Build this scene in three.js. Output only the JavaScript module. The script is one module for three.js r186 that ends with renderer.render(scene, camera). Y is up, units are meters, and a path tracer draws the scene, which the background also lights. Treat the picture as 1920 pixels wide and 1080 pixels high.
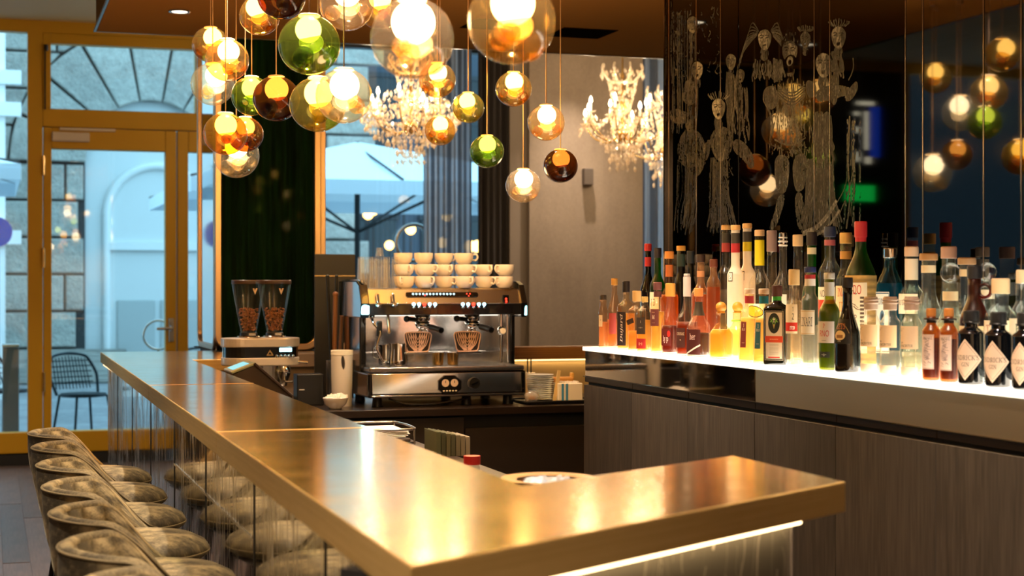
import * as THREE from 'three';
import { mergeGeometries } from 'three/addons/utils/BufferGeometryUtils.js';
import { RoundedBoxGeometry } from 'three/addons/geometries/RoundedBoxGeometry.js';
import { RectAreaLightUniformsLib } from 'three/addons/lights/RectAreaLightUniformsLib.js';

// ---------------------------------------------------------------- camera, sky, large lights, exposure
const scene = new THREE.Scene();
const EYE = 1.475, YAW = THREE.MathUtils.degToRad(18.1), FOCAL = 3000, HORIZON = 535;
const camera = new THREE.PerspectiveCamera(2 * Math.atan(540 / FOCAL) * 180 / Math.PI, 16 / 9, 0.05, 200);
camera.position.set(0, EYE, 0);
camera.rotation.set(-(540 - HORIZON) / FOCAL, -YAW, 0, 'YXZ');
camera.focus = 5.7; camera.userData.fStop = 3.8;
const renderer = new THREE.WebGLRenderer();
renderer.toneMapping = THREE.LinearToneMapping;
renderer.toneMappingExposure = 1.52;
renderer.shadowMap.enabled = true;
RectAreaLightUniformsLib.init();
scene.background = new THREE.Color().setRGB(0.93, 1.62, 2.02);

// ---------------------------------------------------------------- helpers
const SN = Math.sin(YAW), CS = Math.cos(YAW), PI = Math.PI;
const V = (x, y, z) => new THREE.Vector3(x, y, z);
const ray = (px, py) => { const a = (px - 960) / FOCAL, b = -(py - HORIZON) / FOCAL; return [SN + a * CS, b, -CS + a * SN]; };
const along = (r, d) => V(r[0] * d, EYE + r[1] * d, r[2] * d);
const atD = (px, py, d) => along(ray(px, py), d);                               // measured point at a given depth
const onX = (px, py, X) => { const r = ray(px, py); return along(r, X / r[0]); };
const onY = (px, py, Y) => { const r = ray(px, py); return along(r, (Y - EYE) / r[1]); };
const onZ = (px, py, Z) => { const r = ray(px, py); return along(r, Z / r[2]); };
const depthOf = (p) => p.x * SN - p.z * CS;
let seed = 7;
const rnd = () => { seed = (seed * 1664525 + 1013904223) >>> 0; return seed / 4294967296; };
const rr = (a, b) => a + (b - a) * rnd();
const used = {};
function numbered(n) { const k = used[n] = (used[n] ?? -1) + 1; return k ? n + '_' + String(k).padStart(3, '0') : n; }
function merge(gs) {
  gs = gs.flat(Infinity);
  if (gs.length === 1) return gs[0];
  gs = gs.map((g) => { g = g.index ? g.toNonIndexed() : g; for (const k of Object.keys(g.attributes)) if (!['position', 'normal', 'uv'].includes(k)) g.deleteAttribute(k); return g; });
  return mergeGeometries(gs);
}
function obj(name, gs, mat, parent = scene) {
  const m = new THREE.Mesh(merge([gs]), mat); m.name = parent === scene ? numbered(name) : name; parent.add(m); return m;
}
function tag(o, label, category, group) { o.userData.label = label; o.userData.category = category; if (group) o.userData.group = group; return o; }
function thing(name, label, category, pos = [0, 0, 0], turn = 0, group) {
  const g = new THREE.Group(); g.name = numbered(name); g.position.set(...(pos.isVector3 ? pos.toArray() : pos)); g.rotation.y = turn; scene.add(g);
  return tag(g, label, category, group);
}
function struct(name, label, category = 'structure', pos = [0, 0, 0]) { const g = thing(name, label, category, pos); g.userData.kind = 'structure'; return g; }
function smesh(name, gs, mat, label, category = 'structure') { const m = obj(name, gs, mat); m.userData.kind = 'structure'; return tag(m, label, category); }
function copyOf(o, pos, turn, label, group) {
  const c = o.clone(); c.name = numbered(o.name.replace(/_\d{3}$/, '')); scene.add(c); c.userData = { ...o.userData };
  c.position.set(...(pos.isVector3 ? pos.toArray() : pos)); c.rotation.y = turn; if (label) c.userData.label = label; if (group) c.userData.group = group; return c;
}
// geometry makers; boxes are given by centre or by limits
const box = (w, h, d, x = 0, y = 0, z = 0, ry = 0) => { const g = new THREE.BoxGeometry(w, h, d); if (ry) g.rotateY(ry); return g.translate(x, y, z); };
const lim = (x0, x1, y0, y1, z0, z1) => box(Math.abs(x1 - x0), Math.abs(y1 - y0), Math.abs(z1 - z0), (x0 + x1) / 2, (y0 + y1) / 2, (z0 + z1) / 2);
const rbox = (w, h, d, r, x = 0, y = 0, z = 0, ry = 0) => { const g = new RoundedBoxGeometry(w, h, d, 2, Math.min(r, w / 2.01, h / 2.01, d / 2.01)); if (ry) g.rotateY(ry); return g.translate(x, y, z); };
const rlim = (x0, x1, y0, y1, z0, z1, r = 0.004) => rbox(Math.abs(x1 - x0), Math.abs(y1 - y0), Math.abs(z1 - z0), r, (x0 + x1) / 2, (y0 + y1) / 2, (z0 + z1) / 2);
const cyl = (r1, r2, h, x = 0, y = 0, z = 0, n = 24, open = false) => new THREE.CylinderGeometry(r1, r2, h, n, 1, open).translate(x, y + h / 2, z);
const sph = (r, x = 0, y = 0, z = 0, n = 24) => new THREE.SphereGeometry(r, n, Math.round(n * 0.7)).translate(x, y, z);
const lathe = (pts, n = 32) => new THREE.LatheGeometry(pts.map(([x, y]) => new THREE.Vector2(x, y)), n);
const tor = (R, r, n = 32, m = 8) => new THREE.TorusGeometry(R, r, m, n);
function tube(pts, r, n = 6, seg = 0, closed = false) {
  const c = pts.length === 2 ? new THREE.LineCurve3(V(...pts[0]), V(...pts[1])) : new THREE.CatmullRomCurve3(pts.map((p) => V(...p)), closed, 'catmullrom', 0.3);
  return new THREE.TubeGeometry(c, seg || (pts.length === 2 ? 1 : pts.length * 5), r, n, closed);
}
function extr(shapePts, depth, bevel = 0, holes = []) {
  const s = new THREE.Shape(shapePts.map(([x, y]) => new THREE.Vector2(x, y)));
  for (const h of holes) s.holes.push(new THREE.Path(h.map(([x, y]) => new THREE.Vector2(x, y))));
  return new THREE.ExtrudeGeometry(s, { depth, bevelEnabled: bevel > 0, bevelSize: bevel, bevelThickness: bevel, bevelSegments: 2, bevelOffset: -bevel, curveSegments: 8 });
}
function rrect(w, h, r, n = 8) { const p = []; for (const [cx, cy, a0] of [[w / 2 - r, h / 2 - r, 0], [-w / 2 + r, h / 2 - r, PI / 2], [-w / 2 + r, -h / 2 + r, PI], [w / 2 - r, -h / 2 + r, PI * 1.5]]) for (let i = 0; i <= n; i++) p.push([cx + r * Math.cos(a0 + i / n * PI / 2), cy + r * Math.sin(a0 + i / n * PI / 2)]); return p; }
function grid(nu, nv, f, closeU = false) {               // surface from f(u,v) -> [x,y,z]
  const pos = [], uv = [], idx = [];
  for (let j = 0; j <= nv; j++) for (let i = 0; i <= nu; i++) { pos.push(...f(i / nu, j / nv)); uv.push(i / nu, j / nv); }
  for (let j = 0; j < nv; j++) for (let i = 0; i < nu; i++) { const a = j * (nu + 1) + i, b = a + 1, c = a + nu + 1, d = c + 1; idx.push(a, b, d, a, d, c); }
  const g = new THREE.BufferGeometry(); g.setIndex(idx);
  g.setAttribute('position', new THREE.Float32BufferAttribute(pos, 3)); g.setAttribute('uv', new THREE.Float32BufferAttribute(uv, 2)); g.computeVertexNormals();
  if (closeU) { const n = g.attributes.normal, a = V(), b = V(); for (let j = 0; j <= nv; j++) { a.fromBufferAttribute(n, j * (nu + 1)); b.fromBufferAttribute(n, j * (nu + 1) + nu); a.add(b).normalize(); n.setXYZ(j * (nu + 1), a.x, a.y, a.z); n.setXYZ(j * (nu + 1) + nu, a.x, a.y, a.z); } }
  return g;
}
// uv in metres, projected along each face's main axis
function uvm(g, s = 1) {
  g = g.index ? g.toNonIndexed() : g; const p = g.attributes.position, n = g.attributes.normal, uv = new Float32Array(p.count * 2);
  for (let i = 0; i < p.count; i++) {
    const ax = Math.abs(n.getX(i)), ay = Math.abs(n.getY(i)), az = Math.abs(n.getZ(i)), x = p.getX(i), y = p.getY(i), z = p.getZ(i);
    const [u, v] = ax >= ay && ax >= az ? [z, y] : ay >= az ? [x, z] : [x, y]; uv[i * 2] = u / s; uv[i * 2 + 1] = v / s;
  }
  g.setAttribute('uv', new THREE.BufferAttribute(uv, 2)); return g;
}
// ---------------------------------------------------------------- textures
function hash(x, y) { let h = Math.imul(x, 374761393) + Math.imul(y, 668265263); h = Math.imul(h ^ (h >>> 13), 1274126177); return ((h ^ (h >>> 16)) >>> 0) / 4294967296; }
function vnoise(x, y, wx, wy) { const xi = Math.floor(x), yi = Math.floor(y), fx = x - xi, fy = y - yi, sx = fx * fx * (3 - 2 * fx), sy = fy * fy * (3 - 2 * fy), m = (a, b) => ((a % b) + b) % b, h = (a, b) => hash(m(a, wx), m(b, wy)); return (h(xi, yi) * (1 - sx) + h(xi + 1, yi) * sx) * (1 - sy) + (h(xi, yi + 1) * (1 - sx) + h(xi + 1, yi + 1) * sx) * sy; }
function tex(w, h, f, srgb = true, rep) {
  const d = new Uint8Array(w * h * 4);
  for (let y = 0; y < h; y++) for (let x = 0; x < w; x++) { const c = f(x / w, y / h); const i = (y * w + x) * 4; d[i] = c[0]; d[i + 1] = c[1]; d[i + 2] = c[2]; d[i + 3] = 255; }
  const t = new THREE.DataTexture(d, w, h); t.magFilter = THREE.LinearFilter; t.wrapS = t.wrapT = THREE.RepeatWrapping; if (srgb) t.colorSpace = THREE.SRGBColorSpace; if (rep) t.repeat.set(...rep); t.needsUpdate = true; return t;
}
const N = (u, v, fx, fy) => vnoise(u * fx, v * fy, fx, fy);
function canvasTex(w, h, draw, srgb = true) {
  const c = document.createElement('canvas'); c.width = w; c.height = h; const g = c.getContext('2d'); draw(g, w, h);
  const t = new THREE.CanvasTexture(c); if (srgb) t.colorSpace = THREE.SRGBColorSpace; return t;
}
// ---------------------------------------------------------------- materials
const std = (o) => new THREE.MeshStandardMaterial(o), phy = (o) => new THREE.MeshPhysicalMaterial(o);
const lin = (r, g, b) => new THREE.Color().setRGB(r, g, b);
const brushT = tex(512, 512, (u, v) => { const a = N(u, v, 6, 400) * 0.5 + N(u, v, 20, 256) * 0.3 + N(u, v, 9, 14) * 0.2; const k = 90 + a * 120; return [k, k, k]; }, false);
const brassT = tex(512, 512, (u, v) => { const a = N(u, v, 5, 300) * 0.5 + N(u, v, 4, 6) * 0.35 + N(u, v, 40, 60) * 0.15; return [228 + a * 22, 190 + a * 26, 114 + a * 32]; });
const M = {
  brassTop: phy({ map: brassT, metalness: 1, roughness: 0.27, roughnessMap: brushT }),
  brassEdge: std({ map: brassT, color: lin(0.8, 0.78, 0.7), metalness: 0.72, roughness: 0.48 }),
  brass: std({ color: lin(0.78, 0.53, 0.22), metalness: 1, roughness: 0.22 }),
  copper: std({ color: lin(0.6, 0.41, 0.26), metalness: 1, roughness: 0.36 }),
  chrome: std({ color: lin(0.8, 0.79, 0.77), metalness: 1, roughness: 0.09 }),
  steel: std({ color: lin(0.62, 0.61, 0.59), metalness: 1, roughness: 0.25 }),
  blackPlastic: std({ color: 0x111112, roughness: 0.35 }),
  blackGloss: phy({ color: 0x0a0b0d, roughness: 0.12, clearcoat: 1, clearcoatRoughness: 0.04 }),
  blackMatt: std({ color: 0x141312, roughness: 0.7 }),
  white: std({ color: 0xf1ebe2, roughness: 0.35 }),
  porcelain: phy({ color: 0xf1e8e1, roughness: 0.2, clearcoat: 0.6, clearcoatRoughness: 0.08 }),
  paper: std({ color: 0xf0eadc, roughness: 0.8 }),
  cork: std({ color: 0xc79a62, roughness: 0.8 }),
  litGlass: phy({ color: 0xfffaf0, roughness: 0.25, transmission: 0.72, thickness: 0, ior: 1.5 }),
  clear: phy({ color: 0xffffff, roughness: 0.02, transmission: 1, thickness: 0, ior: 1.5 }),
};
const glow = (hex, k) => std({ color: 0x222222, emissive: hex, emissiveIntensity: k, roughness: 0.6 });
// ================================================================ STRUCTURE
const WX = -6, EX = 7, BZ = 3.5, FZ = -13.75, UPH = 3.65, LOW = 2.9;
// floor: base slab and planks
{
  const plankT = (k) => tex(256, 256, (u, v) => { const g = N(u, v, 90, 5) * 0.55 + N(u, v, 30, 3) * 0.3 + N(u, v, 8, 4) * 0.15; const b = 46 + k * 9 + g * 38; return [b * 1.12, b * 0.93, b * 0.84]; });
  const mats = [0, 1, 2].map((k) => std({ map: plankT(k), roughness: 0.38 }));
  const fl = struct('floor', 'dark brown plank floor of the bar room', 'floor');
  obj('subfloor', lim(WX - 0.2, EX + 0.2, -0.2, -0.012, FZ, BZ + 0.2), std({ color: 0x1a1512, roughness: 0.8 }), fl);
  const pg = uvm(new RoundedBoxGeometry(0.138, 0.012, 2.38, 1, 0.0015), 0.5);
  for (let i = 0; i < 22; i++) for (let j = 0; j < 6; j++) {
    const m = new THREE.Mesh(pg, mats[Math.floor(rnd() * 3)]); m.name = 'plank';
    const z = -12.5 + j * 2.4 + (i % 3) * 0.7; if (z < FZ + 1.3 || z > 0.5) { if (z > 0.5) continue; }
    m.position.set(-2.4 + i * 0.141, -0.006, Math.max(z, FZ + 1.25 + 0.001)); if (z < FZ + 1.25) continue; fl.add(m);
  }
  obj('plank_field', [uvm(lim(WX, -2.475, -0.012, 0, FZ, BZ), 0.5), uvm(lim(0.64, EX, -0.012, 0, FZ, BZ), 0.5), uvm(lim(-2.475, 0.64, -0.012, -0.003, FZ, BZ), 0.5)], mats[1], fl);
}
// upper ceiling of beige panels with joints
{
  const c = struct('ceiling', 'beige panelled ceiling high above the window wall', 'ceiling');
  const m = std({ color: 0xd9c69a, roughness: 0.75 });
  obj('ceiling_slab', lim(WX - 0.2, EX + 0.2, UPH + 0.03, UPH + 0.25, FZ - 0.2, BZ + 0.2), std({ color: 0x2a2418, roughness: 0.9 }), c);
  const pg = new RoundedBoxGeometry(1.192, 0.03, 2.392, 1, 0.003);
  for (let i = 0; i < 11; i++) for (let j = 0; j < 8; j++) { const p = new THREE.Mesh(pg, m); p.name = 'ceiling_panel'; p.position.set(WX + 0.37 + i * 1.2, UPH + 0.015, FZ + 1.2 + j * 2.4); if (p.position.x < EX - 0.5 && p.position.z < BZ - 1.0) c.add(p); }
}
// lowered dark soffit above the bar
const soffitM = phy({ color: lin(0.2, 0.1, 0.034), roughness: 1, specularIntensity: 0 });
{
  const s = struct('trim_1', 'dark bronze lowered ceiling over the bar', 'ceiling');
  obj('soffit', rlim(0.57, EX, LOW, LOW + 0.32, -9.25, BZ, 0.006), soffitM, s);
  obj('edge_trim', [lim(0.56, EX, LOW - 0.004, LOW + 0.01, -9.262, -9.25), lim(0.558, 0.57, LOW - 0.004, LOW + 0.01, -9.262, BZ)], std({ color: 0x6b6a66, metalness: 1, roughness: 0.3 }), s);
  for (const [px, py] of [[930, 46], [1090, 62]]) { const p = onY(px, py, LOW); obj('air_slot', lim(p.x - 0.16, p.x + 0.16, LOW - 0.003, LOW + 0.002, p.z - 0.16, p.z + 0.16), phy({ color: 0x0c0a09, roughness: 1, specularIntensity: 0 }), s); }
}
// walls (with thickness)
const wallM = std({ color: 0x8d8074, roughness: 0.85 });
smesh('wall_left', lim(WX - 0.2, WX, 0, UPH, FZ, BZ), std({ color: 0x8d7d68, roughness: 0.8 }), 'plain taupe side wall of the room', 'wall');
smesh('wall_back', lim(WX, EX, 0, UPH, BZ, BZ + 0.2), std({ color: 0x9c8a70, roughness: 0.8 }), 'plain taupe rear wall of the room', 'wall');
smesh('wall_side', lim(EX, EX + 0.2, 0, UPH, FZ, BZ), wallM, 'taupe side wall of the lounge behind the bar', 'wall');
{ // plaster pier behind the espresso machine
  const plT = tex(256, 256, (u, v) => { const a = N(u, v, 30, 5) * 0.35 + N(u, v, 120, 90) * 0.35 + N(u, v, 4, 4) * 0.3; return [112 + a * 22, 99 + a * 22, 86 + a * 20]; });
  const w = struct('wall_far', 'grey-brown plastered wall behind the chandelier', 'wall');
  const g = uvm(lim(4.27, 5.29, 0, UPH, -12.85, -12.6), 1.5); obj('plaster_panel', g, std({ map: plT, roughness: 0.8 }), w);
  { const q = onZ(1099, 332, -12.6); obj('wall_box', rbox(0.08, 0.14, 0.07, 0.006, q.x, q.y, -12.565), std({ color: 0x4a4038, roughness: 0.6 }), w); }
  obj('return', lim(4.12, 4.27, 0, UPH, -12.85, -12.66), std({ color: 0x6e6358, roughness: 0.8 }), w);
}
// mirror wall behind the bottles: dark mirror panels with bevelled edges, left panels carry a printed picture
const MX = 2.75;
{
  const Z0 = -6.3, Z1 = -4.4, Y0 = 1.2, Y1 = 2.92, W = 1400, H = 1267;
  const toC = (px, py) => { const p = onX(px, py, MX); return [(p.z - Z0) / (Z1 - Z0) * W, (Y1 - p.y) / (Y1 - Y0) * H]; };
  // costumed singers printed in grey on the mirror: drawn once, grained, then split into print tone and bare mirror
  const draw = (g) => {
    let sd = 11; const R = () => { sd = (sd * 1664525 + 1013904223) >>> 0; return sd / 4294967296; };
    const col = (k, a = 1) => `rgba(${Math.round(k)},${Math.round(k)},${Math.round(k)},${a})`;
    const path = (pts) => { const c = pts.map((p) => toC(...p)), n = c.length, m = (i) => [(c[i][0] + c[(i + 1) % n][0]) / 2, (c[i][1] + c[(i + 1) % n][1]) / 2]; g.beginPath(); g.moveTo(...m(n - 1)); for (let i = 0; i < n; i++) g.quadraticCurveTo(...c[i], ...m(i)); g.closePath(); };
    const poly = (pts, k, k2 = k * 0.5) => { const xs = pts.map((p) => toC(...p)[0]), gr = g.createLinearGradient(Math.min(...xs), 0, Math.max(...xs), 0); gr.addColorStop(0, col(k2)); gr.addColorStop(0.4, col(k)); gr.addColorStop(1, col(k2 * 0.8)); g.globalAlpha = 0.62; g.fillStyle = gr; path(pts); g.fill(); g.globalAlpha = 1; const ys = pts.map((p) => toC(...p)[1]), X0 = Math.min(...xs), X1 = Math.max(...xs), Y0b = Math.min(...ys), Y1b = Math.max(...ys); g.save(); path(pts); g.clip(); const nS = Math.round((X1 - X0) * (Y1b - Y0b) / 90); for (let i = 0; i < nS; i++) { const x = X0 + R() * (X1 - X0), y = Y0b + R() * (Y1b - Y0b); g.strokeStyle = col(R() < 0.45 ? 8 : k * (0.5 + R() * 0.8), 0.55); g.lineWidth = 1 + R() * 4; g.beginPath(); g.moveTo(x, y); g.quadraticCurveTo(x + R() * 14 - 7, y + 14, x + R() * 20 - 10, y + 16 + R() * 30); g.stroke(); } g.restore(); };
    const curve = (pts, k, w, a = 0.9) => { g.strokeStyle = col(k, a); g.lineWidth = w; g.lineCap = 'round'; g.beginPath(); const c = pts.map((p) => toC(...p)); g.moveTo(...c[0]); for (let i = 1; i < c.length - 1; i++) g.quadraticCurveTo(...c[i], (c[i][0] + c[i + 1][0]) / 2, (c[i][1] + c[i + 1][1]) / 2); g.lineTo(...c[c.length - 1]); g.stroke(); };
    const oval = (x, y, rx, ry, k, a = 1) => { const c = toC(x, y), e = toC(x + rx, y), f = toC(x, y + ry); g.fillStyle = col(k, a); g.beginPath(); g.ellipse(c[0], c[1], Math.abs(e[0] - c[0]), Math.abs(f[1] - c[1]), 0, 0, 7); g.fill(); };
    const face = (x, y, s, k, open, side = 1) => {
      poly([[x - 0.34 * s, y + 0.6 * s], [x + 0.3 * s, y + 0.6 * s], [x + 0.42 * s, y + 1.9 * s], [x - 0.46 * s, y + 1.9 * s]], k * 0.7, k * 0.3);
      path([[x, y - s], [x + 0.6 * s, y - 0.6 * s], [x + 0.58 * s, y + 0.2 * s], [x + 0.26 * s, y + 0.95 * s], [x - 0.2 * s, y + 0.98 * s], [x - 0.56 * s, y + 0.3 * s], [x - 0.6 * s, y - 0.6 * s]]); g.fillStyle = col(k); g.fill();
      path([[x + side * 0.1 * s, y - 0.9 * s], [x + side * 0.6 * s, y - 0.6 * s], [x + side * 0.6 * s, y + 0.2 * s], [x + side * 0.24 * s, y + 0.96 * s], [x + side * 0.2 * s, y + 0.3 * s]]); g.fillStyle = col(k * 0.45, 0.75); g.fill();
      for (const e of [-0.26, 0.22]) { oval(x + e * s, y - 0.16 * s, 0.15 * s, 0.07 * s, 20, 0.8); curve([[x + (e - 0.17) * s, y - 0.32 * s], [x + e * s, y - 0.4 * s], [x + (e + 0.18) * s, y - 0.28 * s]], 12, s * 0.11); }
      curve([[x + 0.02 * s, y - 0.16 * s], [x + 0.1 * s, y + 0.16 * s], [x - 0.02 * s, y + 0.24 * s]], 30, s * 0.08); oval(x - 0.02 * s, y + 0.52 * s, 0.15 * s, (open ? 0.19 : 0.05) * s, 14, 0.9); if (open) oval(x - 0.02 * s, y + 0.38 * s, 0.12 * s, 0.05 * s, 120, 0.8);
      curve([[x - 0.66 * s, y + 0.5 * s], [x - 0.74 * s, y - 0.5 * s], [x, y - 1.16 * s], [x + 0.74 * s, y - 0.5 * s], [x + 0.66 * s, y + 0.7 * s]], 12, s * 0.3);
    };
    const crown = (x, y, s, k) => { for (let i = -4; i <= 4; i++) curve([[x + i * 0.15 * s, y - 0.85 * s], [x + i * 0.25 * s + R() * 2, y - 1.2 * s], [x + i * 0.24 * s + R() * 3 - 1.5, y - (1.5 - Math.abs(i) * 0.06) * s]], k * (0.6 + R() * 0.6), 3 + R() * 3, 0.8); };
    const folds = (x0, x1, y0, y1, x2, x3, n, k) => { for (let i = 0; i <= n * 2; i++) { const t = R(), w = (R() - 0.5) * 10; curve([[x0 + (x1 - x0) * t, y0 + R() * 12], [x0 + (x1 - x0) * t + w, y0 * 0.6 + y1 * 0.4], [(x0 + x2) / 2 + ((x1 + x3) / 2 - (x0 + x2) / 2) * t - w, y0 * 0.3 + y1 * 0.7], [x2 + (x3 - x2) * t, y1 - R() * 26]], k * (0.35 + R() * 0.9), 2 + R() * 9, 0.75); } };
    const grit = (x0, x1, y0, y1, n, k) => { for (let i = 0; i < n; i++) { const x = x0 + R() * (x1 - x0), y = y0 + R() * (y1 - y0); curve([[x, y], [x + R() * 8 - 4, y + R() * 9], [x + R() * 12 - 6, y + R() * 16]], k * R(), 1 + R() * 3, 0.7); } };
    // crowd at the far left
    folds(1252, 1300, 20, 250, 1252, 1300, 16, 60); grit(1250, 1345, 0, 140, 120, 110); face(1292, 46, 17, 92, 0); face(1301, 132, 18, 112, 1, -1); poly([[1278, 150], [1270, 190], [1296, 202], [1306, 164], [1292, 150]], 96); folds(1264, 1306, 300, 440, 1258, 1296, 12, 60); poly([[1272, 250], [1288, 240], [1310, 250], [1322, 290], [1300, 316], [1270, 312], [1262, 280]], 92); face(1287, 236, 13, 84, 0); grit(1264, 1322, 250, 316, 70, 40); poly([[1250, 200], [1292, 214], [1302, 226], [1270, 234], [1250, 228]], 88);
    face(1364, 116, 16, 104, 0, -1); folds(1356, 1378, 136, 260, 1358, 1382, 10, 96); face(1382, 142, 13, 84, 1); folds(1376, 1396, 160, 270, 1374, 1400, 8, 54);
    // woman in a low gown
    folds(1326, 1358, 296, 442, 1318, 1374, 22, 66); poly([[1322, 262], [1338, 236], [1360, 240], [1372, 264], [1362, 290], [1344, 308], [1330, 288]], 126, 60); face(1341, 204, 21, 136, 1); crown(1341, 204, 21, 120); poly([[1322, 256], [1302, 298], [1294, 330], [1304, 332], [1318, 304], [1330, 274]], 96); poly([[1370, 258], [1392, 268], [1410, 300], [1404, 322], [1388, 300], [1366, 282]], 98); grit(1324, 1366, 290, 440, 120, 70);
    // plumed woman, top
    for (const a of [-1, 1]) for (let i = 0; i < 9; i++) curve([[1427 + a * 10, 62], [1427 + a * (22 + i * 3), 34 + i * 8], [1427 + a * (30 + i * 3), 62 + i * 11]], 50 + R() * 50, 2 + R() * 4, 0.8); face(1427, 74, 21, 140, 0); folds(1406, 1464, 112, 156, 1404, 1466, 22, 86);
    // knight
    folds(1436, 1520, 150, 300, 1430, 1524, 20, 34); face(1474, 98, 24, 116, 0, -1); poly([[1456, 92], [1460, 66], [1474, 48], [1490, 66], [1494, 92], [1474, 78]], 40, 24); oval(1474, 120, 13, 17, 16, 0.95); oval(1474, 115, 6, 9, 132); oval(1474, 117, 3, 5, 14);
    poly([[1448, 162], [1474, 168], [1502, 160], [1516, 190], [1506, 270], [1474, 282], [1452, 272], [1442, 196]], 44, 16); for (let i = 0; i < 5; i++) curve([[1452, 160 + i * 5], [1474, 182 + i * 6], [1502, 160 + i * 5]], 100 - i * 12, 3); poly([[1448, 160], [1426, 164], [1422, 190], [1438, 210], [1454, 194]], 124, 60); poly([[1502, 150], [1522, 154], [1526, 180], [1508, 186]], 98); curve([[1430, 196], [1442, 222], [1442, 250]], 92, 8); curve([[1442, 268], [1474, 286], [1506, 264]], 20, 14); curve([[1446, 262], [1474, 279], [1503, 259]], 100, 3); grit(1446, 1508, 260, 292, 50, 110);
    poly([[1446, 290], [1474, 292], [1472, 340], [1466, 364], [1450, 362], [1446, 330]], 122, 60); poly([[1478, 292], [1508, 286], [1504, 340], [1498, 360], [1482, 360]], 116, 56); poly([[1452, 366], [1468, 364], [1456, 408], [1444, 434], [1434, 430], [1446, 398]], 112, 50); poly([[1482, 362], [1498, 360], [1504, 400], [1500, 430], [1488, 432]], 106, 46); grit(1440, 1506, 284, 430, 60, 30);
    // queen with outstretched arm
    folds(1508, 1556, 300, 440, 1490, 1574, 34, 74); poly([[1548, 92], [1562, 100], [1568, 160], [1558, 206], [1546, 176]], 110, 50); face(1537, 122, 25, 140, 1); poly([[1518, 172], [1552, 158], [1588, 164], [1600, 176], [1564, 182], [1528, 196]], 130, 66); poly([[1574, 184], [1590, 160], [1600, 150], [1602, 170], [1584, 194]], 134, 80); poly([[1516, 190], [1554, 186], [1550, 214], [1518, 214]], 22, 10); folds(1522, 1550, 212, 304, 1516, 1556, 26, 92); curve([[1560, 380], [1534, 424], [1500, 438]], 134, 14); curve([[1566, 396], [1548, 426], [1526, 440]], 110, 8);
    face(1565, 70, 23, 122, 1); crown(1565, 66, 20, 96); face(1503, 74, 16, 96, 0); crown(1503, 72, 16, 92); folds(1554, 1576, 108, 146, 1556, 1578, 8, 70); curve([[1584, 150], [1594, 132], [1592, 110]], 56, 4); curve([[1598, 280], [1592, 340], [1566, 404]], 72, 3); curve([[1588, 300], [1580, 350], [1560, 384]], 66, 3); folds(1580, 1606, 220, 430, 1572, 1606, 6, 44);
  };
  const cv = document.createElement('canvas'); cv.width = W; cv.height = H; const cg = cv.getContext('2d'); cg.fillStyle = '#000'; cg.fillRect(0, 0, W, H); draw(cg);
  const id = cg.getImageData(0, 0, W, H).data, tone = (u, v) => { const x = Math.min(W - 1, Math.floor(u * W)), y = Math.min(H - 1, Math.floor((1 - v) * H)); const n = 0.45 + 0.55 * N(u, v, 260, 230) + 0.4 * N(u, v, 70, 60) - 0.25 * N(u, v, 24, 20); return id[(y * W + x) * 4] * Math.max(0.15, n); };
  const split = (t) => { const m = Math.max(0, Math.min(1, (t - 16) / 30)); return m; };
  const map = tex(W, H, (u, v) => { const t = tone(u, v), m = split(t), k = 34 * (1 - m) + Math.min(136, t * 0.9) * m; return [k, k * (1 - 0.03 * m), k * (1 - 0.1 * m)]; });
  const met = tex(W, H, (u, v) => { const m = split(tone(u, v)); return [0, 8 + 190 * m, 255 * (1 - m * 0.95)]; }, false);
  const mural = phy({ specularIntensity: 0.1, map, metalnessMap: met, roughnessMap: met, metalness: 1, roughness: 1 });
  const mirror = std({ color: lin(0.095, 0.1, 0.11), metalness: 1, roughness: 0.03 });
  const chrom = std({ color: lin(0.42, 0.36, 0.3), metalness: 1, roughness: 0.1 });
  const w = struct('wall_right', 'dark mirror wall behind the bottle shelf, its left panels printed with costumed singers', 'wall');
  obj('wall_core', lim(MX + 0.03, MX + 0.35, 0, LOW, -6.3, BZ), M.blackMatt, w);
  const zs = [-6.298, -6.02, -5.79, -5.63, -5.03, -4.92, -4.44, -4.34, -4.02, -3.84, -3.2, -2.6, -2.0, -1.4, -0.8, -0.2, 0.4, 1.0, 1.6, 2.2, 2.8, 3.48];
  for (let i = 0; i + 1 < zs.length; i++) {
    const a = zs[i] + 0.002, b = zs[i + 1] - 0.002, sh = [[a, 1.1], [b, 1.1], [b, LOW - 0.002], [a, LOW - 0.002]];
    // shape in (z,y), extruded along x
    const g = extr(sh, 0.012, 0.0035).applyMatrix4(new THREE.Matrix4().makeBasis(V(0, 0, 1), V(0, 1, 0), V(-1, 0, 0))).translate(MX + 0.03, 0, 0);
    const p = g.attributes.position, uv = g.attributes.uv; for (let k = 0; k < p.count; k++) uv.setXY(k, (p.getZ(k) - Z0) / (Z1 - Z0), (p.getY(k) - Y0) / (Y1 - Y0));
    obj('mirror_panel', g, b < -4.4 ? mural : mirror, w);
  }
  for (const z of [-6.298, -6.02, -5.79, -5.03, -4.92, -4.44, -4.34, -4.02, -3.84]) obj('joint_strip', rbox(0.012, LOW - 1.1, 0.005, 0.002, MX + 0.019, (LOW + 1.1) / 2, z), chrom, w);
  obj('end_trim', lim(MX - 0.005, MX + 0.36, 1.1, LOW, -6.312, -6.301), chrom, w);
}
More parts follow.
